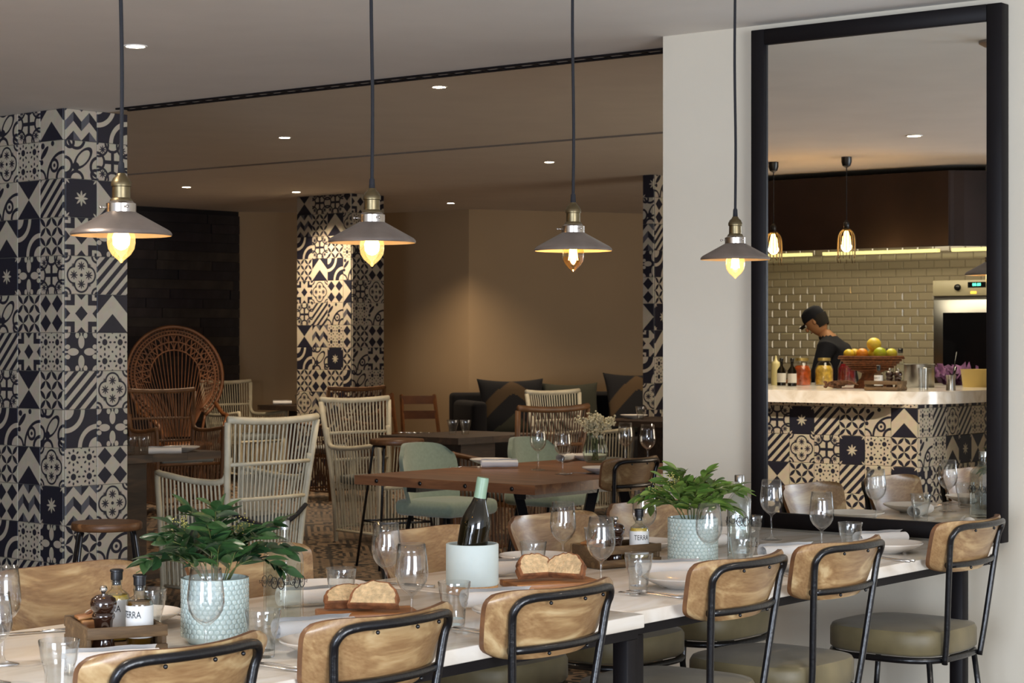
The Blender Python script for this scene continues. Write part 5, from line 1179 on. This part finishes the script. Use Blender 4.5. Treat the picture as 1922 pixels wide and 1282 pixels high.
obj('cup', smoothby(MB().lathe([(0, 0), (0.032, 0), (0.028, 0.06), (0.033, 0.10), (0.031, 0.10), (0.026, 0.06), (0.028, 0.005), (0, 0.005)], 22).mesh('cup', MAT['steel']), 60), t)
obj('tool', MB().tube([(0, 0, 0.02), (-0.035, -0.06, 0.25)], 0.005, 6).mesh('tool', MAT['black'], True), t); obj('steel_tube', MB().tube([(0.0, 0, 0.03), (-0.03, -0.05, 0.15)], 0.009, 8).mesh('steel_tube', MAT['steel'], True), t)
o = single('plastic_tub', smoothby(MB().lathe([(0, 0), (0.10, 0), (0.115, 0.12), (0.12, 0.125), (0.11, 0.12), (0.095, 0.006), (0, 0.006)], 28).mesh('plastic_tub', pm('yellow_tub', (196, 172, 104), 0.4)), 60), 'yellowish plastic tub at the right end of the bar in the mirror', 'tub', UV(-0.95, 6.22, BZ))
cbg = MB(); rd = random.Random(21)
for i in range(46):
    a = rd.uniform(0, 2*PI); r_ = rd.uniform(0, 0.12); z = rd.uniform(0.02, 0.13); w_ = rd.uniform(0.03, 0.06); c = Vector((r_*math.cos(a)*1.6, r_*math.sin(a), z)); n1 = Vector((rd.gauss(0, 1), rd.gauss(0, 1), rd.gauss(0, 1))).normalized()*w_; n2 = n1.orthogonal().normalized()*w_
    cbg.add([c-n1-n2*0.5, c+n1*0.2-n2, c+n1+n2*0.3, c+n2, c-n1*0.4+n2*0.8], [(0, 1, 2, 3, 4)])
for v_ in cbg.V: v_.z = max(v_.z, 0.002)
o = obj('purple_lettuce', cbg.mesh('purple_lettuce', pm('purple_leaf', (126, 84, 128), 0.6, noise=0.5, scale=25)), None, UV(-1.40, 6.62, BZ), (0, 0, TH+PI/2)); tag(o, 'heap of purple salad leaves in a bag on the bar', 'vegetable')
o = obj('tray', bevelled(MB().box((0, 0, 0.008), (0.28, 0.20, 0.014)).mesh('tray', MAT['linen']), 0.004, 1), None, UV(0.25, 7.48, BZ), (0, 0, TH)); tag(o, 'stack of folded white cloths at the left front of the bar', 'cloth')
# ------------------------------------------------------------------ cook
def skinned(name, joints, edges, radii, mat, lev=2):
    m = bpy.data.meshes.new(name); m.from_pydata(joints, edges, []); m.update(); o = bpy.data.objects.new(name, m); COL.objects.link(o)
    md_ = o.modifiers.new('s', 'SKIN'); md_.use_smooth_shade = True
    sv = m.skin_vertices[0].data
    for i, r in enumerate(radii): sv[i].radius = (r, r) if not isinstance(r, tuple) else r
    sv[0].use_root = True
    sb = o.modifiers.new('u', 'SUBSURF'); sb.levels = lev; sb.render_levels = lev
    dg = bpy.context.evaluated_depsgraph_get(); mm = bpy.data.meshes.new_from_object(o.evaluated_get(dg)); bpy.data.objects.remove(o)
    mm.name = name; mm.materials.clear()
    for k in (mat if isinstance(mat, list) else [mat]): mm.materials.append(k)
    for p_ in mm.polygons: p_.use_smooth = True
    return mm
ck = thing('person', 'cook in a dark cap and uniform bending over the kitchen work, in the mirror', 'person', UV(-2.38, 8.08), TH-0.25)
J = [(0, -0.02, 0.94), (0, 0.0, 1.10), (0, 0.05, 1.28), (0, 0.10, 1.40), (0, 0.14, 1.44), (0, 0.18, 1.50),      # 0-5 pelvis..neck
     (0.20, 0.09, 1.36), (0.27, 0.16, 1.12), (0.17, 0.38, 1.08), (0.15, 0.45, 1.07),                                  # 6-9 right arm
     (-0.20, 0.09, 1.36), (-0.27, 0.16, 1.12), (-0.17, 0.38, 1.08), (-0.15, 0.45, 1.07),                              # 10-13 left arm
     (0.10, -0.02, 0.88), (0.11, 0.0, 0.50), (0.11, -0.02, 0.10), (0.11, 0.11, 0.045), (-0.10, -0.02, 0.88), (-0.11, 0.0, 0.50), (-0.11, -0.02, 0.10), (-0.11, 0.11, 0.045)]
Ed = [(0, 1), (1, 2), (2, 3), (3, 4), (4, 5), (3, 6), (6, 7), (7, 8), (8, 9), (3, 10), (10, 11), (11, 12), (12, 13), (0, 14), (14, 15), (15, 16), (16, 17), (0, 18), (18, 19), (19, 20), (20, 21)]
Rd = [(0.17, 0.14), (0.16, 0.13), (0.19, 0.14), (0.16, 0.12), 0.07, 0.06, 0.08, 0.055, 0.036, 0.028, 0.08, 0.045, 0.032, 0.026, 0.09, 0.065, 0.042, 0.04, 0.09, 0.065, 0.042, 0.04]
bodym = skinned('body', J, Ed, Rd, [MAT['skin'], MAT['shirt']])
for p_ in bodym.polygons:
    c = p_.center
    forearm = c.y > 0.20 and c.z < 1.25 and c.z > 1.0
    if c.z < 1.455 and not forearm: p_.material_index = 1
obj('body', bodym, ck)
for s in (-1, 1):
    hb = MB(); cx = s*0.15; hb.sphere((cx, 0.475, 1.062), 0.035, 10, 6, sc=(0.95, 1.15, 0.5))
    for k in range(4):
        fx = cx+(k-1.5)*0.018; ln = (0.055, 0.065, 0.062, 0.05)[k]; hb.tube([(fx, 0.50, 1.065), (fx, 0.50+ln*0.55, 1.062), (fx, 0.50+ln*0.9, 1.045)], [0.009, 0.0085, 0.007], 7)
    hb.tube([(cx-s*0.028, 0.47, 1.062), (cx-s*0.048, 0.492, 1.055), (cx-s*0.050, 0.515, 1.045)], [0.010, 0.009, 0.008], 7)
    obj('hand', hb.mesh('hand', MAT['skin'], True), ck)
HC = Vector((0, 0.235, 1.575)); HT = Matrix.Translation(HC) @ Matrix.Rotation(-0.55, 4, 'X')
hm = MB().lathe_at([(0, -0.125), (0.035, -0.115), (0.052, -0.085), (0.065, -0.05), (0.073, -0.01), (0.076, 0.03), (0.070, 0.07), (0.05, 0.10), (0, 0.115)], 20, (0, 0, 0), 0, (1, 1.18, 1))
hm.sphere((0, 0.098, -0.025), 0.014, 8, 6, sc=(0.8, 1.1, 1.4))
for s in (-1, 1): hm.sphere((s*0.078, -0.005, -0.01), 0.02, 8, 6, sc=(0.35, 0.7, 1.1))
obj('head', hm.xf(HT).mesh('head', MAT['skin'], True), ck)
ey = MB()
for s in (-1, 1): ey.sphere((s*0.028, 0.083, 0.005), 0.009, 8, 5)
obj('eyes', ey.xf(HT).mesh('eyes', MAT['label'], True), ck); obj('mouth', MB().sphere((0, 0.078, -0.065), 0.018, 8, 5, sc=(1, 0.5, 0.25)).xf(HT).mesh('mouth', pm('lips', (150, 84, 72), 0.5), True), ck)
obj('hair', MB().lathe_at([(0.058, -0.07), (0.070, -0.03), (0.078, 0.03)], 18, (0, -0.026, 0), 0, (1, 1.12, 1)).xf(HT).mesh('hair', MAT['hair'], True), ck)
cp = MB().lathe_at([(0.083, 0.02), (0.085, 0.05), (0.075, 0.095), (0.045, 0.12), (0, 0.127)], 22, (0, -0.004, 0), 0, (1, 1.16, 1))
cp.add([(x_*0.078, 0.07+y_, 0.028-0.02*y_*5-0.01*x_*x_) for y_ in (0, 0.08) for x_ in (-1, -0.5, 0, 0.5, 1)], [(i, i+1, i+6, i+5) for i in range(4)])
obj('cap', cp.xf(HT).mesh('cap', MAT['shirt'], True), ck)
tb = obj('work_table', MB().box((0, 0, 0.51), (0.9, 0.9, 1.02)).mesh('work_table', MAT['board']), None, UV(-2.45, 8.98), (0, 0, TH)); tag(tb, 'wooden topped work table in front of the cook', 'table')

for o_ in bpy.data.objects:
    if 'label' in o_ and not 4 <= len(o_['label'].split()) <= 16: print('LABEL', len(o_['label'].split()), o_['label'])
